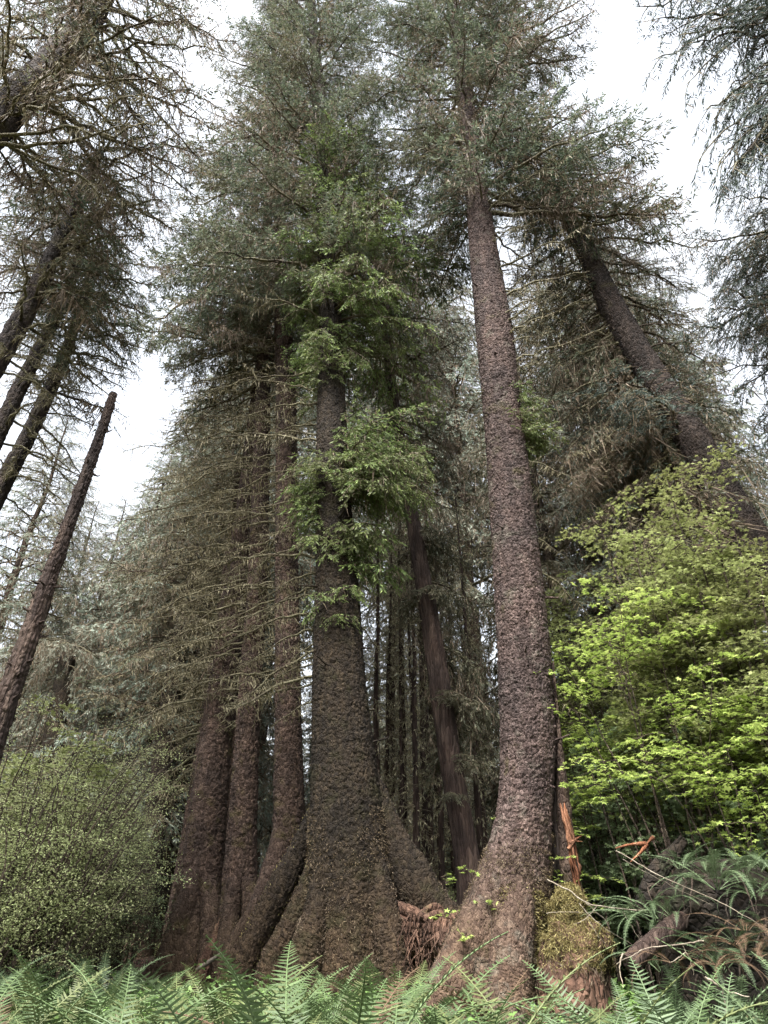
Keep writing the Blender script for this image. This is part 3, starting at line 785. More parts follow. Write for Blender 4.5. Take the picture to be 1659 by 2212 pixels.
row_tree([(560, 800, 12), (552, 1000, 18), (546, 1200, 22), (534, 1400, 26), (520, 1550, 28), (506, 1700, 30), (494, 1800, 32), (480, 1950, 36), (474, 2080, 40)], 22.0,
         "shaded trunk glimpsed between two trunks of the row", 'bark_plum', [], 0, [], 310, (1000, 1700), nlimb=8)

# ============ the cinnamon hemlock behind the middle and right trunks
T6 = Trunk([(800, 380, 8), (826, 600, 14), (845, 830, 22), (870, 1000, 26), (893, 1130, 29), (910, 1230, 34), (930, 1350, 39), (952, 1500, 44), (974, 1650, 46), (1000, 1800, 50), (1016, 1900, 56), (1022, 1990, 70), (1024, 2060, 90)], 19.5)
t = empty("hemlock_tree", base_of(T6), "leaning cinnamon hemlock with stringy bark and drooping dusky sprays", "tree", GRP_COL)
T6.mesh("trunk", [M['bark_fibre']], t, n=80, dz=.07, flake=.05, amp=.015, ridge=.05, grain=5.0, seed=9)
crown(t, T6, [(380, 720, 960), (600, 680, 1040), (800, 720, 1060), (960, 760, 1080)], 60, {'dusky': 3, 'hemlock': 1}, NEEDLE('dusky'), 61, pitch=(-.3, .2), front=.7, minR=1.2, maxR=4)
crown(t, T6, [(900, 760, 1050), (1200, 800, 1080), (1650, 900, 1100)], 44, {'dusky': 3, 'hemlock': 1}, NEEDLE('dusky'), 64, pitch=(-.5, 0), minR=1.0, maxR=2.6, az=(.15, 2.6), reach=1.0, name="lower_foliage")
limbs(t, T6, list(np.linspace(850, 1700, 20)), 62, BARE_ME, BARE, (-.4, 3.5), (70, 150), (-.6, .1))
g = G(); rng = np.random.RandomState(64)
for (y_, rr_, aa) in ((1150, 90, -.4), (1165, 80, .1), (1260, 110, -.3), (1270, 90, -.9), (1285, 70, 3.4), (1490, 110, -.2), (1500, 90, .3), (1510, 70, -1.0), (1640, 80, -.5), (1720, 70, -2.0)):
    for k_ in range(2):
        c = T6.at_y(y_ + rng.uniform(-12, 12)); R_ = MPP(y_, 19.5) * rr_ * rng.uniform(.7, 1.1); T = pick(FAM['hemlock'], R_, rng); a = aa + rng.uniform(-.3, .3); q_ = rng.uniform(-.5, .0)
        g.put(T, frame([math.cos(a) * math.cos(q_), math.sin(a) * math.cos(q_), math.sin(q_)]) * (R_ / T.L), c)
g.build("shoot_foliage", NEEDLE('dusky'), t)

# ============ the heavy leaning spruce on the right
T7 = Trunk([(1174, 370, 20), (1230, 470, 30), (1270, 550, 38), (1310, 640, 46), (1370, 750, 52), (1420, 830, 60), (1480, 930, 72), (1540, 1040, 78), (1594, 1130, 82), (1662, 1240, 88), (1750, 1380, 94), (1860, 1560, 100)], 13.5)
t = empty("spruce_tree", base_of(T7), "dark heavy spruce leaning inward with long mossy boughs hanging below", "tree", "spruces leaning in from the sides")
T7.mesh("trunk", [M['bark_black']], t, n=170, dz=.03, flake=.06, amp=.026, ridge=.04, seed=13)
OUT7 = [(300, 1040, 1330), (400, 1080, 1400), (500, 1120, 1480), (620, 1140, 1540), (760, 1160, 1600), (900, 1200, 1640), (1150, 1180, 1700)]
crown(t, T7, OUT7, 64, {'mossy': 5, 'fine': 4}, NEEDLE('spruce'), 71, pitch=(-.2, .4), front=.45, minR=1.2, ymax=520)
crown(t, T7, OUT7, 34, {'mossy': 5, 'fine': 3}, NEEDLE('spruce'), 76, pitch=(-.4, .2), minR=1.3, ymin=560, ymax=840, az=(1.7, 3.05), name="inner_foliage")
crown(t, T7, OUT7, 22, {'mossy': 5, 'fine': 3}, NEEDLE('spruce'), 77, pitch=(-.3, .2), minR=1.3, ymin=560, ymax=900, az=(.1, 1.4), name="outer_foliage")
crown(t, T7, [(700, 1160, 1480), (860, 1190, 1560), (960, 1200, 1640), (1060, 1210, 1700)], 44, {'dusky': 5, 'mossy': 2}, NEEDLE('dusky'), 72, pitch=(-.45, .05), front=.55, minR=1.3, name="drooping_foliage", az=(1.9, 3.1))
crown(t, T7, OUT7, 26, {'dusky': 4, 'mossy': 2}, NEEDLE('dusky'), 78, pitch=(-.95, -.4), minR=2.0, ymin=900, ymax=1130, az=(2.3, 3.2), name="low_foliage")
limbs(t, T7, list(np.linspace(900, 1120, 12)), 79, TWIGGY_ME, TWIGGY, (2.5, 3.6), (220, 360), (-1.0, -.4))
crown(t, T7, [(860, 1190, 1560), (960, 1200, 1640)], 12, {'fine': 5}, NEEDLE('spruce_blue'), 74, pitch=(-.3, .1), front=.7, minR=1.3, name="blue_foliage", az=(2.6, 3.9))
limbs(t, T7, list(np.linspace(520, 1120, 30)), 73, BARE_ME, BARE, (2.0, 3.3), (120, 330), (-.75, .0))
limbs(t, T7, list(np.linspace(620, 1000, 9)), 75, TWIGGY_ME, TWIGGY, (-.7, .8), (120, 240), (-.3, .2))

# ============ dark spruce beyond the frame on the right, boughs reaching in
TR = Trunk([(1730, -100, 60), (1800, 300, 80), (1890, 760, 110), (1990, 1300, 130)], 11.0)
t = empty("spruce_tree", base_of(TR), "shadowy spruce at the edge whose blue-green boughs reach in below the open sky", "tree", "spruces leaning in from the sides")
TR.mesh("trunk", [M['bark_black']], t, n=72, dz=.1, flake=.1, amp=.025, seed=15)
crown(t, TR, [(430, 1545, 1990), (520, 1490, 1990), (640, 1500, 2000), (760, 1570, 2060), (900, 1650, 2100)], 95, {'fine': 1}, NEEDLE('spruce_blue'), 81, pitch=(-.45, .1), front=.8, minR=1.2, maxR=5, az=(1.9, 4.5), reach=1.0)
limbs(t, TR, list(np.linspace(600, 1100, 9)), 82, TWIGGY_ME, TWIGGY, (2.4, 3.8), (230, 420), (-.35, .1))

# ============ near boughs at the top right corner
TC = Trunk([(2020, -900, 40), (2150, -300, 70), (2300, 200, 100), (2500, 800, 130), (2700, 1400, 150)], 7.0)
t = empty("spruce_tree", base_of(TC), "spruce overhead whose thin twigs hang into the white sky corner", "tree", "spruces leaning in from the sides")
TC.mesh("trunk", [M['bark_dark']], t, n=60, dz=.12, flake=.1, amp=.02, seed=17)
NEAR = [bough(L, 9100 + i, start=.12, spacing=.17, blen=.42, droop=.45, rise=.1, sag=.3, up=.05, fl=.12, fw=.019, K=8, twig_gap=.11, moss=.12, moss_len=.12, green=.97, brown=.05, bend=1.6) for i, L in enumerate([2.5, 3.2, 3.8, 3.0])]
g = G(); rng = np.random.RandomState(91)
for (x, y, tx, ty, Yt) in [(1760, -90, 1300, 60, 6.9), (1770, -20, 1330, 130, 6.7), (1750, 30, 1360, 60, 7.0), (1780, 60, 1420, 110, 6.6), (1790, 110, 1440, 230, 6.4), (1760, -140, 1370, -40, 7.1), (1780, 130, 1455, 300, 6.3), (1800, 170, 1500, 345, 6.2), (1810, 90, 1520, 160, 6.9), (1800, -60, 1370, 110, 6.4), (1800, -40, 1480, 60, 6.8), (1860, 60, 1500, 190, 6.6), (1880, 100, 1475, 320, 6.2), (1900, 160, 1560, 260, 6.6), (1860, -100, 1420, -10, 6.2), (1800, 0, 1590, 330, 6.0),
                           (1870, 40, 1540, 130, 7.2), (1900, 120, 1600, 200, 7.4), (1790, -200, 1330, 20, 6.8), (1930, 220, 1640, 320, 6.6), (1780, -80, 1345, 90, 6.9), (1760, -40, 1400, 170, 6.5), (1800, 60, 1465, 250, 6.7), (1820, 120, 1470, 330, 6.4), (1850, 140, 1520, 345, 6.3), (1780, 0, 1540, 60, 6.9), (1790, 80, 1600, 130, 7.1), (1760, -160, 1480, -20, 7.2), (1800, 100, 1560, 210, 6.8), (1840, 60, 1620, 60, 6.8), (1860, 200, 1600, 340, 6.9)]:
    a = P(x, y, 7.0); b = P(tx, ty, Yt)
    d = b - a; R = np.linalg.norm(d)
    T = NEAR[rng.randint(4)]
    g.put(T, frame(d, rng.uniform(-.5, .5)) * np.array([R / T.L, 1, 1]), a)
g.build("crown", NEEDLE('spruce_blue'), t)

# ============ the leaning spruces on the left
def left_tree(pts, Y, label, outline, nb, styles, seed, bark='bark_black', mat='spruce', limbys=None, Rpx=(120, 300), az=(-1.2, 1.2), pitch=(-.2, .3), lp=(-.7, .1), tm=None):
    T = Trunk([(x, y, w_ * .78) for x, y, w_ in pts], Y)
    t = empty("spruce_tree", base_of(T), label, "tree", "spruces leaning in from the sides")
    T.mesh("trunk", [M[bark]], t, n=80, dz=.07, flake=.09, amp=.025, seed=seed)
    if nb: crown(t, T, outline, nb, styles, NEEDLE(mat), seed + 1, pitch=pitch, front=.6, minR=1.2, maxR=5.0, reach=1.0)
    if limbys: limbs(t, T, list(np.linspace(*limbys)), seed + 2, BARE_ME if tm is None else TWIGGY_ME, BARE if tm is None else TWIGGY, az, Rpx, lp)
    return T, t


left_tree([(250, -60, 44), (190, 50, 62), (130, 125, 76), (60, 195, 82), (0, 255, 88), (-200, 470, 110), (-420, 760, 130), (-640, 1200, 150)], 6.5,
          "massive spruce leaning across the upper left corner with tangled mossy limbs", [(-80, -100, 560), (60, -150, 520), (140, -120, 490), (300, -200, 420)], 58, {'mossy': 5, 'fine': 3}, 400,
          limbys=(-60, 330, 34), Rpx=(200, 480), az=(-1.9, 1.6), pitch=(-.1, .25), lp=(-.5, .2))
left_tree([(215, 330, 20), (180, 400, 26), (140, 500, 32), (95, 590, 38), (48, 690, 44), (0, 770, 48), (-90, 920, 54), (-200, 1130, 60), (-340, 1450, 70)], 9.5,
          "spruce entering at the left edge below the massive leaning one, bare mossy limbs fanning out", [(260, -60, 445), (400, -60, 410), (520, -60, 375), (640, -60, 340)], 56, {'mossy': 4, 'fine': 4}, 420,
          limbys=(400, 800, 34), Rpx=(130, 320), pitch=(-.2, .3))
left_tree([(190, 480, 12), (160, 590, 18), (130, 665, 24), (82, 760, 28), (36, 850, 32), (0, 930, 36), (-80, 1090, 42), (-200, 1350, 48)], 11.5,
          "slender spruce at the left edge, middle of three close leaning trunks", [(430, 40, 370), (560, 20, 355), (700, 0, 300)], 50, {'fine': 3, 'mossy': 2}, 440,
          limbys=(620, 980, 14), Rpx=(100, 240))
left_tree([(200, 560, 12), (170, 680, 18), (140, 770, 24), (108, 840, 30), (60, 945, 36), (30, 1000, 39), (0, 1055, 42), (-80, 1210, 48), (-190, 1450, 56)], 12.5,
          "leaning spruce with dangling bare branches beside the snapped snag", [(560, 40, 370), (700, 30, 345), (860, 10, 270)], 46, {'fine': 3, 'mossy': 2}, 460,
          limbys=(760, 1080, 18), Rpx=(90, 230), az=(-1.4, 1.2), lp=(-1.0, -.1))

# ============ the snapped dead trunk
TS = Trunk([(245, 850, 10), (222, 925, 14), (195, 1000, 18), (150, 1130, 23), (100, 1270, 30), (60, 1390, 35), (20, 1500, 41), (-30, 1640, 48), (-100, 1850, 56)], 9.0)
t = empty("dead_snag", base_of(TS), "snapped dead trunk without branches, leaning against the white sky", "dead tree")
TS.mesh("trunk", [M['deadwood']], t, n=72, dz=.025, flake=.05, amp=.022, ridge=.16, grain=2.0, seed=19)
rng = np.random.RandomState(3)
for i in range(26):
    y = rng.uniform(930, 1540); c = TS.at_y(y); a = rng.uniform(-3.0, .6); s = MPP(y, 9)
    d = np.array([math.cos(a), math.sin(a), rng.uniform(-.1, .5)]); r = np.interp(y, TS.ys[::-1], TS.r[::-1]); L = rng.uniform(.05, .16)
    pts = c + np.outer(np.linspace(r * .6, r + L, 5), d) + rng.normal(0, .006, (5, 3))
    v, f = tube(pts, np.linspace(.028, .009, 5), 6, wob=.3, seed=i); g = G(); g.add(v, f, 0); 
    # close the broken end
    g.add(pts[-1] + rng.normal(0, .01, (3, 3)), [[0, 1, 2]], 0)
    g.build("branch_stub", [M['deadwood']], t)

# ------------------------------------------------------------------ trees behind
def far_tree(name, H, crown_from, R0, nb, seed, fam, leaf, bark, r0=.32, taper=1.0):
    rng = np.random.RandomState(seed)
    g = G()
    zs = np.linspace(-.6, H, 30)
    pts = np.stack([.12 * np.cumsum(rng.normal(0, .3, 30)), .12 * np.cumsum(rng.normal(0, .3, 30)), zs], 1)
    v, f = tube(pts, r0 * (1 - zs / H * .95).clip(.03, 1.2) + .35 * r0 * np.exp(-np.maximum(zs, 0) / .8), 14, wob=.12, seed=seed)
    g.add(v, f, 0, .5)
    tm = g.build("trunk", [M[bark]], link=False)
    g = G()
    ph = 0
    for i in range(nb):
        u = (i + rng.rand()) / nb
        z = crown_from + (H - crown_from) * u
        R = R0 * (1 - u) ** .75 * rng.uniform(.65, 1.1) + .5
        ph += 2.4 + rng.uniform(-.4, .4); p = -.3 + .65 * u + rng.uniform(-.15, .15)
        T = pick(FAM[fam], R, rng)
        c = [np.interp(z, zs, pts[:, 0]), np.interp(z, zs, pts[:, 1]), z]
        g.put(T, frame([math.cos(ph) * math.cos(p), math.sin(ph) * math.cos(p), math.sin(p)], rng.uniform(-.3, .3)) * (R / T.L), c, rng.uniform(-.15, .15))
    cm = g.build("crown", NEEDLE(leaf), link=False)
    return tm, cm, H


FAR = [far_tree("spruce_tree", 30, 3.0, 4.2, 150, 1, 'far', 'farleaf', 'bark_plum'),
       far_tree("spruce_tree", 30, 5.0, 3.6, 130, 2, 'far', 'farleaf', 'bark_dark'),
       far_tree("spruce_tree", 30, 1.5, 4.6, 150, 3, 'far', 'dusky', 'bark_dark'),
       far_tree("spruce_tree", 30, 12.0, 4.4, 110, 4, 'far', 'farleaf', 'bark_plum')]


def put_tree(kind, px, top, Y, label, group, rs=1.0, name="spruce_tree", cat="tree", lean=0.0):
    tm, cm, H = kind
    b = P(px, 2000, Y); x = b[0]; zg = float(gz(x, Y)); zt = P(px, top, Y)[2]
    s = (zt - zg) / H
    t = empty(name, (x, Y, zg), label, cat, group)
    t.rotation_euler = (0, lean, RS.uniform(0, 6.28))
    t.scale = (s * rs, s * rs, s)
    link_obj("trunk", tm, t); link_obj("crown", cm, t)
    return t


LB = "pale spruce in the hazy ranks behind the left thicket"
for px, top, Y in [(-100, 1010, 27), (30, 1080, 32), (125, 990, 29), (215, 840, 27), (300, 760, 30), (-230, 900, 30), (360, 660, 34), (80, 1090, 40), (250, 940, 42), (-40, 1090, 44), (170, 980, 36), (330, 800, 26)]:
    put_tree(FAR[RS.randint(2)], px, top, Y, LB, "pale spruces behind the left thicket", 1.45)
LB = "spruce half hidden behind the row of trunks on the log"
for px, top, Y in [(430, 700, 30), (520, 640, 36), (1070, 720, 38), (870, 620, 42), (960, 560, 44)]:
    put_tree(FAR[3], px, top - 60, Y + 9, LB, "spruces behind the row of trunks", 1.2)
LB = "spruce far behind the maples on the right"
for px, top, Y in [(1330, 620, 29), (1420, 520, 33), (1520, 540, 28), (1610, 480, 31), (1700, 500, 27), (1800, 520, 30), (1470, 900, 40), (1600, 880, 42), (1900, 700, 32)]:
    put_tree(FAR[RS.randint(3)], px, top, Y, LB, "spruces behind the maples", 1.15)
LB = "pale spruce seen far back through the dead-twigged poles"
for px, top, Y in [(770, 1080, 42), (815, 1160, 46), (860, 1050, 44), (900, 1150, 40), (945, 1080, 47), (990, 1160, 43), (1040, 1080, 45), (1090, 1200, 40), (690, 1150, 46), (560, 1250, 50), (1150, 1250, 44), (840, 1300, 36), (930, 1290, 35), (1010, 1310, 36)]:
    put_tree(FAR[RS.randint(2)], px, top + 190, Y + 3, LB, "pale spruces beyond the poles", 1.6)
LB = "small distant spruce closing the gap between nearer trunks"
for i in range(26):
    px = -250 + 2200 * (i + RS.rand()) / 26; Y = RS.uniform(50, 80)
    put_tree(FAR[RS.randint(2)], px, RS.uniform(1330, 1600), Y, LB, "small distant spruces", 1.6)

# two trees standing in the left thicket
for pts, Y, lab, sd in (([(430, 1180, 22), (395, 1350, 30), (362, 1550, 38), (345, 1700, 43), (322, 1850, 56), (300, 2000, 72)], 23.0, "dark trunk rising out of the left thicket, dusky sprays around its middle", 501),
                        ([(150, 1400, 28), (128, 1520, 36), (112, 1620, 42), (90, 1760, 50), (75, 1900, 60)], 24.0, "dark trunk hung with brown lichen behind the thicket's pale top", 521)):
    T = Trunk(pts, Y); t = empty("spruce_tree", base_of(T), lab, "tree", "trunks rising from the left thicket")
    T.mesh("trunk", [M['bark_dark']], t, n=50, dz=.1, flake=.1, amp=.025, seed=sd)
    y0 = pts[0][1]; x0 = pts[0][0]
    crown(t, T, [(y0 - 120, x0 - 130, x0 + 110), (y0 + 100, x0 - 150, x0 + 110), (y0 + 330, x0 - 190, x0 + 60)], 44, {'dusky': 1, 'far': 2}, NEEDLE('dusky' if sd == 501 else 'farleaf'), sd, pitch=(-.5, .0), minR=1.0)
    limbs(t, T, list(np.linspace(y0, y0 + 400, 14)), sd + 1, TWIGGY_ME, TWIGGY, (1.8, 4.4), (100, 260), (-.6, .1))

# thin dead-twigged poles in the dim stand behind
def pole_proto(H, seed):
    rng = np.random.RandomState(seed)
    zs = np.linspace(-.4, H, 20); pts = np.stack([.05 * np.cumsum(rng.normal(0, .4, 20)), .05 * np.cumsum(rng.normal(0, .4, 20)), zs], 1)
    g = G(); v, f = tube(pts, .13 * (1 - zs / H * .8).clip(.1, 1), 9, wob=.2, seed=seed); g.add(v, f, 0); tm = g.build("trunk", [M['bark_fibre']], link=False)
    g = G()
    for z in np.arange(.8, H, .15):
        for k in range(2):
            a = rng.rand() * 6.28; L = rng.uniform(.25, .9); p = rng.uniform(-.5, .1)
            S = np.linspace(0, 1, 5)
            d = np.array([math.cos(a) * math.cos(p), math.sin(a) * math.cos(p), math.sin(p)])
            c = np.array([np.interp(z, zs, pts[:, 0]), np.interp(z, zs, pts[:, 1]), z]) + np.outer(S * L, d) - np.outer(.3 * L * S ** 2, [0, 0, 1]) + np.cumsum(rng.normal(0, .03, (5, 3)), 0)
            v, f = tube(c, np.linspace(.017, .007, 5), 3); g.add(v, f, 1)
            n = 6; u = rng.rand(n) * 3.99; i = u.astype(int); q = c[i] * (1 - (u - i))[:, None] + c[i + 1] * (u - i)[:, None]
            fingers(g, q, rng.normal(0, .5, (n, 3)) + [0, 0, -1], rng.uniform(.06, .22, n), .035, 0, rng.rand(n), rng)
    return tm, g.build("dead_twigs", [M['pole_lichen'], M['dead_twig']], link=False)


POLES = [pole_proto(16, 71), pole_proto(16, 72), pole_proto(16, 73)]
for i, px in enumerate([826, 872, 812, 842, 862, 884, 902, 925, 948, 968, 985, 1045, 1062, 850, 915, 936, 580, 1012]):
    Y = RS.uniform(22.5, 28); b = P(px, 2000, Y); tm, cm = POLES[i % 3]
    t = empty("young_spruce", (b[0], Y, float(gz(b[0], Y))), "thin pole-like spruce bristling with short dead twigs in the dim stand", "tree", "dead-twigged poles between the big trunks")
    t.rotation_euler = (0, RS.uniform(-.03, .03), RS.rand() * 6.28); s = RS.uniform(.85, 1.15); t.scale = (s, s, s)
    link_obj("trunk", tm, t); link_obj("dead_twigs", cm, t)


# ------------------------------------------------------------------ leaves and shrubs
def star_leaves(g, p, n, s, m, tint, rng, lobes=5):
    n = nrm(n); k = len(p)
    h = rng.normal(size=(k, 3)); h = nrm(h - (h * n).sum(1, keepdims=True) * n); w = np.cross(n, h)
    s = np.broadcast_to(s, (k,))[:, None]
    angs = np.linspace(-1.9, 1.9, lobes); lens = [.62, .9, 1.0, .9, .62] if lobes == 5 else [.8, 1, .8]
    hw = 3.8 / (lobes - 1) / 2
    pt = lambda a, r, dz=0: p + s * r * (math.cos(a) * h + math.sin(a) * w) - n * s * dz
    for a, L in zip(angs, lens):
        g.quads(np.stack([p, pt(a - hw, .42, .03), pt(a, L, .12), pt(a + hw, .42, .03)], 1), m, tint)


def oval_leaves(g, p, n, s, m, tint, rng, wd=.55):
    n = nrm(n); k = len(p)
    h = rng.normal(size=(k, 3)); h = nrm(h - (h * n).sum(1, keepdims=True) * n); w = np.cross(n, h)
    s = np.broadcast_to(s, (k,))[:, None]
    g.quads(np.stack([p, p + h * s * .45 + w * s * wd * .5 - n * s * .05, p + h * s - n * s * .12, p + h * s * .45 - w * s * wd * .5 - n * s * .05], 1), m, tint)


def shrub(name, label, cat, group, px, Y, top, spread, nst, mats, kind, size, per, seed, lean=(0, 0), layers=.12, subs=9, sublen=.9, stemr=.018, from_h=.3, tilt=.35):
    """several arching stems with sprays of leaves"""
    rng = np.random.RandomState(seed)
    x = P(px, 2000, Y)[0]; zg = float(gz(x, Y)); H = P(px, top, Y)[2] - zg
    t = empty(name, (x, Y, zg), label, cat, group)
    gs, gl = G(), G()
    for i in range(nst):
        a = rng.rand() * 6.28; R = spread * rng.uniform(.25, 1.0); h = H * rng.uniform(.5, 1.06)
        b = np.array([x + rng.normal(0, .25), Y + rng.normal(0, .25), zg - .1])
        e = b + [math.cos(a) * R + lean[0] * h, math.sin(a) * R * .8 + lean[1] * h, h]
        S = np.linspace(0, 1, 12)
        c = b + np.outer(S ** 1.35, (e - b) * [1, 1, 0]) + np.outer(S ** .85, (e - b) * [0, 0, 1]) + np.cumsum(rng.normal(0, .035, (12, 3)), 0) * S[:, None]
        v, f = tube(c, (stemr * (1.15 - S)) * rng.uniform(.7, 1.3) + .003, 5, wob=.4, seed=i); gs.add(v, f, 0)
        for k in range(subs):
            s0 = rng.uniform(from_h, 1.0); q = np.array([np.interp(s0, S, c[:, j]) for j in range(3)])
            a2 = rng.rand() * 6.28; L = sublen * rng.uniform(.4, 1.1)
            d = np.array([math.cos(a2), math.sin(a2), rng.uniform(-.05, .45)])
            S2 = np.linspace(0, 1, 6)
            tw = q + np.outer(S2 * L, d) - np.outer(.25 * L * S2 ** 2, [0, 0, 1]) + np.cumsum(rng.normal(0, .02, (6, 3)), 0)
            v, f = tube(tw, .006 * (1.1 - S2) + .0015, 3); gs.add(v, f, 0)
            n = rng.poisson(per * L) + 2
            u = rng.beta(1.6, 1.0, n) * 4.99; j = u.astype(int); p = tw[j] * (1 - (u - j))[:, None] + tw[j + 1] * (u - j)[:, None]
            sd = np.array([-d[1], d[0], 0])
            p = p + sd * rng.uniform(-1, 1, (n, 1)) * .22 * sublen + rng.normal(0, .35, (n, 3)) * [layers, layers, layers * .6]
            nn = rng.normal(0, tilt, (n, 3)) + [0, 0, 1]
            tint = np.clip(rng.normal(.45, .2, n) + rng.uniform(-.12, .12) + .25 * (s0 - .6), 0, 1)
            sz = size * rng.uniform(.55, 1.2, n)
            (star_leaves if kind == 'star' else oval_leaves)(gl, p, nn, sz, 0, tint, rng)
    gs.build("stems", [M[mats[1]]], t); gl.build("foliage", [M[mats[0]]], t)
    return t


for i, (px, Y, top, sp, lab) in enumerate([(-90, 14, 1540, 1.9, "tallest thicket bush at the left edge, reaching up beside the snag"), (0, 13, 1600, 1.5, "fine-leaved thicket bush right of the edge bush, its bare stems slanting"),
                                           (85, 14.5, 1600, 1.5, "fine-leaved bush in the middle of the left thicket"), (112, 13.5, 1680, 1.15, "fine-leaved thicket bush over the leaning mossy limb"),
                                           (190, 17, 1700, 1.1, "dark-leaved bush of the thicket nearest the row of trunks"), (80, 17, 1560, 2.0, "bush at the rear of the left thicket"), (150, 18.5, 1650, 1.3, "rear thicket bush around the dark trunk")]):
    shrub("thicket_shrub", lab, "shrub", "bushes of the left thicket", px, Y, top, sp, 32, ('thicket', 'limb_dark'), 'oval', .045, 62, 800 + i, lean=(.12, 0), subs=10, sublen=1.0, layers=.3, from_h=.22, tilt=.6, stemr=.026)
shrub("thicket_maple", "pale yellow-green leafy bush crowning the thicket beside the snag", "shrub", "bushes of the left thicket", 10, 15, 1560, 1.5, 20, ('maple_far', 'limb_dark'), 'star', .095, 30, 820, lean=(.05, 0), subs=13, sublen=1.0, layers=.16, from_h=.4, tilt=.4)
shrub("huckleberry_bush", "dark green small-leaved bush between the thicket and the ribbed trunk", "shrub", "bushes of the left thicket", 262, 18.5, 1780, .75, 18, ('salmonberry', 'limb_dark'), 'oval', .065, 44, 821, lean=(.02, 0), subs=11, sublen=.8, layers=.2, from_h=.15, tilt=.5)
for i, (px, Y, top, sp, lab) in enumerate([(1500, 11.5, 1345, 1.75, "bright lime vine maple with layered leaves, its crown brightest on the right"), (1670, 10.5, 1420, 1.3, "bright vine maple cut by the right edge"), (1375, 12.8, 1480, 1.0, "smaller bright vine maple beside the pale split trunk"), (1262, 12.8, 1690, .5, "low vine maple shoot touching the split trunk")]):
    shrub("vine_maple", lab, "small tree", "vine maples on the right", px, Y, top, sp, [15, 11, 7, 5][i], ('maple', 'limb_dark'), 'star', .078, 26, 830 + i, subs=12, sublen=.95, layers=.05, from_h=.78, tilt=.3)
shrub("maple_tree", "fine-leaved yellow-green maple in front of the heavy leaning trunk", "tree", "maples behind the vine maple", 1610, 11.8, 1110, 1.1, 17, ('maple_far', 'limb_dark'), 'star', .07, 40, 846, subs=18, sublen=1.1, layers=.16, from_h=.55, stemr=.03)
shrub("maple_tree", "fine-leaved yellow-green maple cut by the right edge, hiding the foot of the leaning trunk", "tree", "maples behind the vine maple", 1735, 11.2, 1060, 1.1, 30, ('maple_far', 'limb_dark'), 'star', .07, 40, 847, subs=18, sublen=1.1, layers=.16, from_h=.5, stemr=.03)
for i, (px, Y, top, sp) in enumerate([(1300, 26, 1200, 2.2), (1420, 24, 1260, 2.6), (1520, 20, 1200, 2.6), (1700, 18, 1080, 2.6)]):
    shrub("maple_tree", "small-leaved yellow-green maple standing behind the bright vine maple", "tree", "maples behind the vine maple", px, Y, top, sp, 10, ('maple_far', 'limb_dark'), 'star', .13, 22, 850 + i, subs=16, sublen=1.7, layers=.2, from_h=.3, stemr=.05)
for i, (px, Y, top, sp, lab) in enumerate([(1290, 14, 1640, .8, "leafy salmonberry between the split trunk and the fern bank"), (1350, 13.5, 1590, 1.0, "salmonberry bush behind the pale fallen twigs"), (1460, 13, 1560, 1.3, "salmonberry bush under the bright vine maple"), (1570, 12, 1580, 1.3, "salmonberry bush above the dark fern bank"), (1650, 11.5, 1600, 1.2, "salmonberry bush at the right edge above the ferns"), (1290, 15, 1820, 1.1, "low salmonberry bush in the shade"), (1420, 14, 1820, 1.4, "low salmonberry bush behind the curved dark trunk")]):
    shrub("salmonberry_bush", lab, "shrub", "salmonberry bushes on the right", px, Y, top, sp, 18, ('salmonberry', 'limb_dark'), 'star', .085, 28, 870 + i, subs=10, sublen=.8, layers=.14, from_h=.2, tilt=.45)
shrub("maple_seedling", "tiny bright seedling sprouting on the left root of the split trunk", "plant", None, 1046, 11.3, 1862, .28, 5, ('maple', 'limb_dark'), 'star', .06, 14, 890, subs=4, sublen=.25, layers=.03, from_h=.93, stemr=.006)
LB = "leafy undergrowth bush in the dim gap behind the trunks"
for i, (px, Y) in enumerate([(470, 25), (560, 23), (660, 24), (800, 23), (870, 24), (940, 23.5), (1010, 24), (1080, 22), (1160, 20), (400, 26), (1250, 18), (1350, 18), (1480, 17), (1600, 16), (720, 26)]):
    shrub("undergrowth_bush", LB, "shrub", "undergrowth behind the trunks", px, Y, RS.uniform(1870, 1960), 1.4, 14, ('thicket', 'limb_dark'), 'oval', .11, 30, 900 + i, subs=9, sublen=.9, layers=.2, from_h=.1)


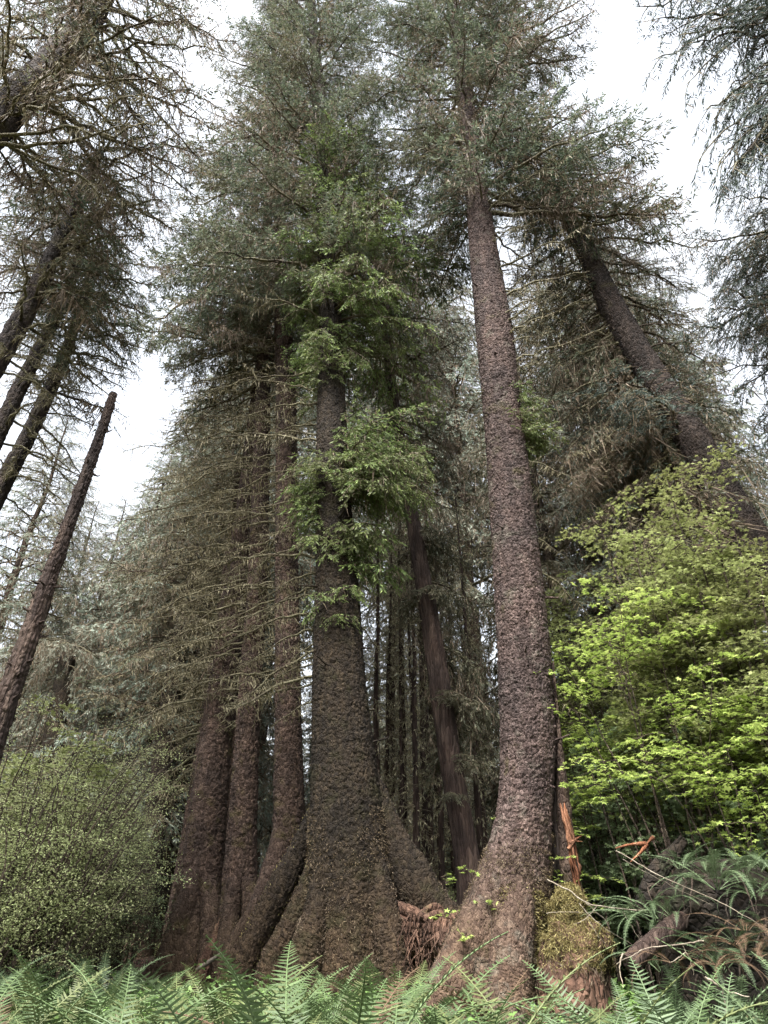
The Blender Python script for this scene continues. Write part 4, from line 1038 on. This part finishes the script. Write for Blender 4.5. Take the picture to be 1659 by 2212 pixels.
# ------------------------------------------------------------------ ferns
def frond(L, seed, el0=1.25, el1=-.35, mat='fern', npair=42, twist=0.0):
    rng = np.random.RandomState(seed)
    n = 26; S = np.linspace(0, 1, n)
    el = el0 + (el1 - el0) * S ** 1.35
    ds = L / (n - 1)
    x = np.concatenate([[0], np.cumsum(np.cos(el[:-1]) * ds)]); z = np.concatenate([[0], np.cumsum(np.sin(el[:-1]) * ds)])
    y = .06 * L * np.sin(S * rng.uniform(1, 3)) * rng.choice([-1, 1])
    c = np.stack([x, y, z], 1)
    g = G()
    v, f = tube(c, .0055 * (1.05 - S) + .0012, 4); g.add(v, f, 1, .9)
    for sd in (-1, 1):
        u = np.linspace(.16, .99, npair) + rng.uniform(-.004, .004, npair) + (.006 if sd > 0 else 0)
        u = u.clip(0, .999)
        i = (u * (n - 1)).astype(int).clip(0, n - 2); fr = (u * (n - 1) - i)[:, None]
        p = c[i] * (1 - fr) + c[i + 1] * fr
        t = nrm(c[i + 1] - c[i]); side = np.tile([0, 1.0, 0], (npair, 1)) * sd
        up = np.cross(t, side) * sd; up = nrm(up)
        prof = np.interp(u, [.16, .3, .5, .75, .93, 1], [.55, .95, 1, .72, .3, .06])
        ln = .088 * L * prof * rng.uniform(.88, 1.08, npair)
        d = nrm(side + t * rng.uniform(.18, .38, (npair, 1)) + up * rng.uniform(.0, .28, (npair, 1)))
        wdir = nrm(t - (t * d).sum(1, keepdims=True) * d)
        w = (.0125 * L * (.45 + .55 * prof))[:, None]
        lnn = ln[:, None]
        dr = up * 0 - np.array([0, 0, 1.0]) * .12
        a0, a1 = p - wdir * w * .35, p + wdir * w * .55
        m = p + d * lnn * .5 + dr * lnn * .15
        b0, b1 = m - wdir * w * .42, m + wdir * w * .42
        tip = p + d * lnn + dr * lnn * .6 + t * lnn * .06
        tint = np.clip(rng.normal(.45, .13, npair), 0, 1)
        V = np.stack([a0, b0, tip, b1, a1], 1).reshape(-1, 3)
        k = np.arange(npair)[:, None] * 5
        g.add(V, np.concatenate([k, k + 1, k + 3, k + 4], 1), 0, tint); g.v[-1] = V.astype(np.float32)
        q = G(); q.add(V, np.concatenate([k + 1, k + 2, k + 3], 1), 0, tint)
        g.put(q.freeze(), np.eye(3), (0, 0, 0))
    return g.build("frond", [M[mat], M[mat]], link=False, smooth=False)


FR = {m: [frond(1.0, 40 + i, el0=e0, el1=e1, mat=m) for i, (e0, e1) in enumerate([(1.35, .2), (1.25, -.4), (1.2, -.9), (1.4, .35), (1.05, -.7), (1.3, -.1)])] for m in ('fern', 'fern_warm', 'fern_dark', 'fern_dead')}


def fern(x, y, H, label, group, mat='fern', n=13, seed=0, z=None, name="sword_fern", out=0.0):
    rng = np.random.RandomState(seed)
    zg = float(gz(x, y)) if z is None else z
    t = empty(name, (x, y, zg), label, "fern", group)
    ph = rng.rand() * 6.28
    for i in range(n):
        ph += 2.4 + rng.uniform(-.3, .3)
        me = FR['fern_dead' if (mat != 'fern_dark' and rng.rand() < .035) else ('fern_warm' if mat == 'fern' and (seed % 4 == 1 or rng.rand() < .12) else mat)][rng.randint(6)]
        o = link_obj("frond", me, t)
        s = H * rng.uniform(.85, 1.25)
        o.rotation_euler = (rng.uniform(-.35, .35), rng.uniform(-.12, .3) + out, ph)
        o.scale = (s, s, s)
        o.location = (.04 * math.cos(ph), .04 * math.sin(ph), 0)
    return t


TX = [-100, 0, 130, 200, 300, 420, 560, 640, 720, 800, 850, 900, 950, 990, 1050, 1100, 1150, 1250, 1330, 1420, 1520, 1659, 1760]
TY = [2110, 2112, 2100, 2062, 2105, 2092, 2078, 2085, 2062, 2072, 2035, 2062, 2070, 2135, 2165, 2140, 2112, 2085, 2110, 2100, 2110, 2095, 2100]
rng = np.random.RandomState(77)
k = 0
rows = [(4.3, 10), (5.0, 11), (5.8, 13), (6.7, 15), (7.7, 15), (8.8, 15), (9.9, 14)]
for Y, cnt in rows:
    for i in range(cnt):
        px = -120 + 1900 * (i + rng.uniform(.15, .85)) / cnt
        yy = Y + rng.uniform(-.35, .35)
        ty = np.interp(px, TX, TY) + rng.uniform(0, 55)
        p = P(px, ty, yy); H = p[2] - float(gz(p[0], yy))
        if yy > 8.2 and 930 < px < 1330: continue
        if H < .3: continue
        dark = (px > 1230 and rng.rand() < .55) or rng.rand() < .08
        reg = "left part of the fern bed, below the thicket" if px < 420 else ("middle of the fern bed, before the thickest trunk" if px < 960 else ("strip of ferns at the foot of the split trunk" if px < 1200 else "right part of the fern bed, below the fallen twigs"))
        fern(p[0], yy, H / .85, ("dark " if dark else "pale green ") + "sword fern in the " + reg, "sword ferns of the " + reg.split(",")[0], 'fern_dark' if dark else 'fern', n=int(rng.randint(15, 21)), seed=1000 + k)
        k += 1
for i, (px, yy, ty) in enumerate([(30, 12.5, 2035), (95, 12.8, 2030), (-30, 12, 2040), (170, 13.5, 2062), (245, 13.0, 2045), (320, 14, 2070)]):
    p = P(px, ty, yy); fern(p[0], yy, (p[2] - float(gz(p[0], yy))) / .82, "dark bluish fern at the foot of the left thicket", "dark ferns below the thicket", 'fern_dark', 14, 1500 + i)

# fern-hung bank at the right
g = G(); rng = np.random.RandomState(31)
th = np.linspace(0, 2 * math.pi, 60, endpoint=False); ZZ = np.linspace(0, 1, 40)
cx, cyy = P(1625, 2000, 9.6)[0], 10.2
TH, U = np.meshgrid(th, ZZ); zt = P(1600, 1850, 9.6)[2]; z0 = float(gz(cx, cyy)) - .3
R = (1.05 - .18 * U - .5 * np.maximum(0, U - .8) / .2 * .9) * (1 + .35 * (vnoise(TH / 6.283 * 8, U * 5, 8, 2) - .5) + .2 * (vnoise(TH / 6.283 * 24, U * 14, 24, 3) - .5))
V = np.stack([cx + R * 1.0 * np.cos(TH), cyy + R * .8 * np.sin(TH), z0 + (zt - z0) * U], -1).reshape(-1, 3)
i = np.arange(39)[:, None] * 60; j = np.arange(60)[None]; j2 = (j + 1) % 60
t = empty("root_mound", (cx, cyy, z0 + .3), "dark earthy root mound at the right edge, hung with shaded ferns", "mound")
g.add(V, np.stack([i + j, i + j2, i + 60 + j2, i + 60 + j], -1).reshape(-1, 4), 0); g.add(V[-60:], [list(range(3)), [0, 2, 3]], 0)
g.build("earth", [M['earth']], t)
g = G()
for q in range(40):
    a = rng.uniform(3.2, 6.2); u = rng.uniform(.2, .95); L = rng.uniform(.2, .7)
    p = np.array([cx + 1.0 * math.cos(a), cyy + .85 * math.sin(a), z0 + (zt - z0) * u])
    pts = p + np.outer(np.linspace(0, 1, 6), [rng.normal(0, .15), -.1, -L]) + np.cumsum(rng.normal(0, .03, (6, 3)), 0)
    v, f = tube(pts, np.linspace(.015, .003, 6), 4); g = G(); g.add(v, f, 0); g.build("rootlet", [M['limb_dark']], t)
for i in range(34):
    a = rng.uniform(2.7, 6.4); u = rng.uniform(.3, 1.0)
    x = cx + 1.0 * math.cos(a) * (1 if u < .85 else .6); y = cyy + .8 * math.sin(a) * (1 if u < .85 else .6)
    fern(x, y, rng.uniform(.5, .85), "shaded fern drooping from the dark root mound", "ferns on the root mound", 'fern_dark', 9, 1600 + i, z=z0 + (zt - z0) * u, out=.5)
for i, (px, y, yy) in enumerate([(1585, 2040, 8.6), (1630, 2070, 8.4), (1550, 2085, 8.8), (1455, 2080, 9.2), (1610, 2010, 8.9)]):
    p = P(px, y, yy); fern(p[0], yy, .55, "withered rust-brown fern below the root mound", "withered ferns", 'fern_dead', 9, 1700 + i, z=p[2], out=.7)

# ------------------------------------------------------------------ old log, stump, logs, twigs
def lumpy(name, pts, mats, parent, n=60, seg=120, seed=0, amp=.25, flat=.8, fr=6):
    w = smooth_path([list(P(x, y, Y)) + [r] for x, y, r, Y in pts], seg)
    c, r = w[:, :3], w[:, 3]
    t = nrm(np.gradient(c, axis=0)); s = nrm(np.cross(t, [0, 0, 1.0])); u = np.cross(s, t)
    a = np.linspace(0, 2 * math.pi, n, endpoint=False); A = a[None] * np.ones(seg)[:, None]
    ln = np.concatenate([[0], np.cumsum(np.linalg.norm(np.diff(c, axis=0), axis=1))])[:, None] * np.ones(n)[None]
    R = r[:, None] * (1 + amp * (vnoise(A / 6.2832 * fr, ln * 1.5, fr, seed) - .5) * 2 + amp * .5 * (vnoise(A / 6.2832 * fr * 4, ln * 7, fr * 4, seed + 1) - .5) * 2)
    V = c[:, None] + (R * np.cos(A))[..., None] * s[:, None] + (R * flat * np.sin(A))[..., None] * u[:, None]
    i = np.arange(seg - 1)[:, None] * n; j = np.arange(n)[None]; j2 = (j + 1) % n
    g = G(); g.add(V.reshape(-1, 3), np.stack([i + j, i + j2, i + n + j2, i + n + j], -1).reshape(-1, 4), 0)
    k = (seg - 1) * n
    for o in (0, k):
        cc = V.reshape(-1, 3)[o:o + n]; ring = np.concatenate([cc, cc.mean(0, keepdims=True)])
        g.add(ring, np.stack([np.arange(n), (np.arange(n) + 1) % n, np.full(n, n)], 1), 0)
    return g.build(name, mats, parent)


NL = empty("nurse_log", P(640, 2075, 17), "reddish rotten log carrying the row of spruces, seen between their roots", "log")
lumpy("rotten_wood", [(300, 2110, .45, 20.5), (420, 2092, .5, 19.5), (560, 2090, .5, 17.8), (760, 2092, .55, 15.3), (880, 2055, .5, 14.9), (960, 2030, .5, 14.2), (1030, 2025, .45, 13.2), (1090, 2040, .35, 12.6)], [M['redrot']], NL, seed=4, amp=.22)
g = G(); rng = np.random.RandomState(14)
for q in range(70):
    x = rng.uniform(850, 990); y0 = rng.uniform(1975, 2030); Y = np.interp(x, [850, 990], [14.4, 13.2]) - .05
    p = P(x, y0, Y); L = rng.uniform(.3, .9)
    pts = p + np.outer(np.linspace(0, 1, 7), [rng.normal(0, .2), rng.normal(-.1, .1), -L]) + np.cumsum(rng.normal(0, .03, (7, 3)), 0)
    v, f = tube(pts, np.linspace(.022, .004, 7), 4); g = G(); g.add(v, f, 0); g.build("rootlet", [M['redrot']], NL)
for i, q in enumerate([[(850, 1960, 26, 14.6), (880, 1968, 24, 14.3), (920, 1985, 20, 14.0), (965, 1992, 14, 13.8)], [(860, 1985, 22, 14.4), (900, 2005, 22, 14.1), (940, 2000, 18, 13.9), (985, 2010, 12, 13.7)], [(870, 2000, 18, 14.3), (905, 1980, 16, 14.1), (955, 1975, 14, 14.2)],
                       [(475, 2000, 16, 18.0), (462, 2040, 22, 17.8), (440, 2085, 26, 17.6)], [(480, 1985, 14, 18.0), (474, 2040, 20, 17.8), (470, 2090, 26, 17.7)]]):
    root_mesh(NL, q, [M['redrot']], n=18, seed=300 + i, tall=1.0)
o = lumpy("broken_slab", [(425, 2095, .05, 17.0), (450, 2080, .08, 16.9), (478, 2060, .05, 16.8)], [M['stick']], NL, n=14, seg=24, seed=8, amp=.2, flat=.5)

MS = empty("mossy_stump", P(1235, 2095, 11.2), "knobbly stump wrapped in golden moss beside the dark hollow", "stump")
b = lumpy("stump_wood", [(1240, 2250, .72, 11.5), (1240, 2160, .6, 11.5), (1240, 2085, .50, 11.5), (1246, 2052, .50, 11.5), (1236, 2020, .40, 11.5), (1226, 1990, .26, 11.5), (1228, 1962, .25, 11.5), (1224, 1936, .20, 11.5), (1216, 1918, .09, 11.5)], [M['redrot']], MS, seed=21, amp=.26, flat=1.0, fr=6, seg=110)
surface_moss(MS, b, [M['mossy_gold']], 42000, .075, .009, 9, lambda W, N_: W[:, 2] > P(0, 2095, 11.3)[2], name="moss_cover", thr=.22, down=-.35)
surface_moss(MS, b, [M['moss_brown']], 3000, .1, .016, 10, lambda W, N_: W[:, 2] < P(0, 2060, 11.3)[2], name="dry_moss", thr=.3, down=-1.2)

DT = empty("curved_trunk", P(1400, 2000, 11), "short dark curved trunk hanging behind the pale twigs", "log")
lumpy("wood", [(1475, 1815, .07, 10.6), (1448, 1850, .10, 10.5), (1422, 1885, .125, 10.4), (1402, 1930, .125, 10.4), (1392, 1968, .11, 10.4), (1388, 1985, .08, 10.4)], [M['earth']], DT, n=28, seg=50, seed=5, amp=.14, flat=1.0)
LG = empty("fallen_log", P(1435, 2040, 9.8), "weathered brown log end leaning behind the ferns", "log")
lumpy("wood", [(1490, 1962, .08, 9.9), (1465, 1990, .10, 9.8), (1430, 2020, .105, 9.6), (1395, 2050, .105, 9.5), (1360, 2085, .10, 9.4)], [M['bark_fibre']], LG, n=28, seg=50, seed=6, amp=.14, flat=1.0)

def twig(label, runs, Y, r):
    t = empty("fallen_twig", P(runs[0][0][0], runs[0][0][1], Y), label, "twig", "pale fallen twigs")
    for i, q in enumerate(runs):
        pts = smooth_path([P(x, y, Y + .02 * i) for x, y in q], 6 * len(q))
        pts = pts + np.cumsum(np.random.RandomState(len(q) + i).normal(0, .004, pts.shape), 0)
        g = G(); k = r * (1 if i == 0 else .6)
        v, f = tube(pts, np.linspace(k, k * .35, len(pts)), 5, wob=.25, seed=i); g.add(v, f, 0)
        g.build("stem" if i == 0 else "side_twig", [M['stick']], t)


twig("long pale twig arching from the mossy stump to the fern bank", [[(1180, 1900), (1225, 1925), (1275, 1955), (1350, 1968), (1440, 1972), (1500, 1978), (1530, 1995)], [(1345, 1968), (1365, 2000), (1392, 2045)], [(1290, 1960), (1270, 1985), (1240, 2000)], [(1265, 1950), (1300, 1985), (1318, 2010)]], 10.2, .010)
twig("pale twig crossing low above the ferns, forked at its end", [[(1520, 2035), (1480, 2042), (1420, 2048), (1380, 2058), (1330, 2085)], [(1475, 2042), (1490, 2070), (1500, 2105)], [(1482, 2060), (1460, 2078), (1445, 2082)]], 9.0, .009)
twig("thin straight pale twig slanting down across the dark root mound", [[(1330, 1840), (1420, 1890), (1520, 1935), (1600, 1975), (1690, 2030)], [(1345, 1855), (1440, 1905), (1540, 1955)]], 8.6, .007)
twig("thin grey twigs fanning right from the mossy stump", [[(1250, 1950), (1290, 1990), (1350, 2030), (1400, 2055)], [(1262, 1962), (1285, 2010), (1310, 2040)], [(1180, 1975), (1230, 1972), (1290, 1975)]], 10.4, .007)
twig("short broken pale twig standing in the front ferns", [[(1345, 2060), (1338, 2090), (1348, 2130)]], 8.2, .010)
twig("bleached forked stick poking from the bottom ferns", [[(1520, 2110), (1560, 2130), (1620, 2150)], [(1560, 2130), (1566, 2170), (1572, 2215)]], 5.4, .009)
tw = empty("broken_branch", P(1400, 1820, 11.5), "freshly snapped orange branch end among the salmonberry", "branch")
g = G()
for q in ([(1330, 1832), (1365, 1824), (1395, 1822)], [(1385, 1838), (1398, 1822), (1412, 1808)], [(1362, 1862), (1380, 1845), (1398, 1824)]):
    pts = smooth_path([P(x, y, 10.6) for x, y in q], 10); v, f = tube(pts, np.linspace(.012, .03, 10), 5, wob=.5, seed=2); g.add(v, f, 0, .6)
g.build("wood", [M['tornwood']], tw)

# leafy ground cover under and between the ferns
g = G(); rng = np.random.RandomState(55)
n = 42000
yy = rng.uniform(3.2, 15, n); xx = rng.uniform(-1, 1, n) * (yy * .75 + 1.0)
cl = vnoise(xx * 1.2 + 60, yy * 1.2 + 60, seed=6)
hh = rng.rand(n) ** 1.5 * (.12 + .5 * cl)
p = np.stack([xx, yy, gz(xx, yy) + hh], 1)
star_leaves(g, p, rng.normal(0, .4, (n, 3)) + [0, 0, 1], .05 + .05 * rng.rand(n), 0, np.clip(rng.normal(.45, .2, n), 0, 1), rng, lobes=3)
tag(g.build("ground_cover", [M['cover']]), kind="stuff")

# ------------------------------------------------------------------ sky and light
SUN_EL, SUN_AZ = math.radians(58), math.radians(200)      # azimuth clockwise from +Y
w = bpy.data.worlds.new("World"); scene.world = w; w.use_nodes = True
nt = w.node_tree; N, Lk = nt.nodes, nt.links
N.clear()
sky = N.new("ShaderNodeTexSky"); sky.sky_type = 'NISHITA'; sky.sun_disc = False
sky.sun_elevation = SUN_EL; sky.sun_rotation = SUN_AZ; sky.dust_density = 4; sky.air_density = 1.2
hs = N.new("ShaderNodeHueSaturation"); hs.inputs["Saturation"].default_value = .16
Lk.new(sky.outputs[0], hs.inputs["Color"])
tc = N.new("ShaderNodeTexCoord")
cn = noise(N, Lk, tc.outputs["Generated"], 2.2, 5, .55)
cr = ramp(N, [(.3, (.78, .83, .9)), (.7, (1.08, 1.09, 1.1))]); Lk.new(cn.outputs[0], cr.inputs[0])
cl = mixc(N, Lk, 1.0, hs.outputs[0], cr.outputs[0], 'MULTIPLY')
bg = N.new("ShaderNodeBackground"); bg.inputs[1].default_value = .10
Lk.new(cl, bg.inputs[0])
wo = N.new("ShaderNodeOutputWorld"); Lk.new(bg.outputs[0], wo.inputs[0])
sd = bpy.data.lights.new("sun", 'SUN'); sd.energy = 2.0; sd.angle = math.radians(16); sd.color = (1, .965, .91)
so = bpy.data.objects.new("sun", sd); COL.objects.link(so)
dirv = Vector((math.sin(SUN_AZ) * math.cos(SUN_EL), math.cos(SUN_AZ) * math.cos(SUN_EL), math.sin(SUN_EL)))
so.rotation_euler = dirv.to_track_quat('Z', 'Y').to_euler()

vs = scene.view_settings
vs.view_transform = 'Standard'; vs.look = 'None'; vs.gamma = 1; vs.exposure = 2.5; vs.use_curve_mapping = False
cy = scene.cycles
cy.max_bounces = 7; cy.diffuse_bounces = 5; cy.glossy_bounces = 1; cy.transmission_bounces = 2; cy.transparent_max_bounces = 4
cy.caustics_reflective = False; cy.caustics_refractive = False
cy.use_adaptive_sampling = True; cy.adaptive_threshold = .02
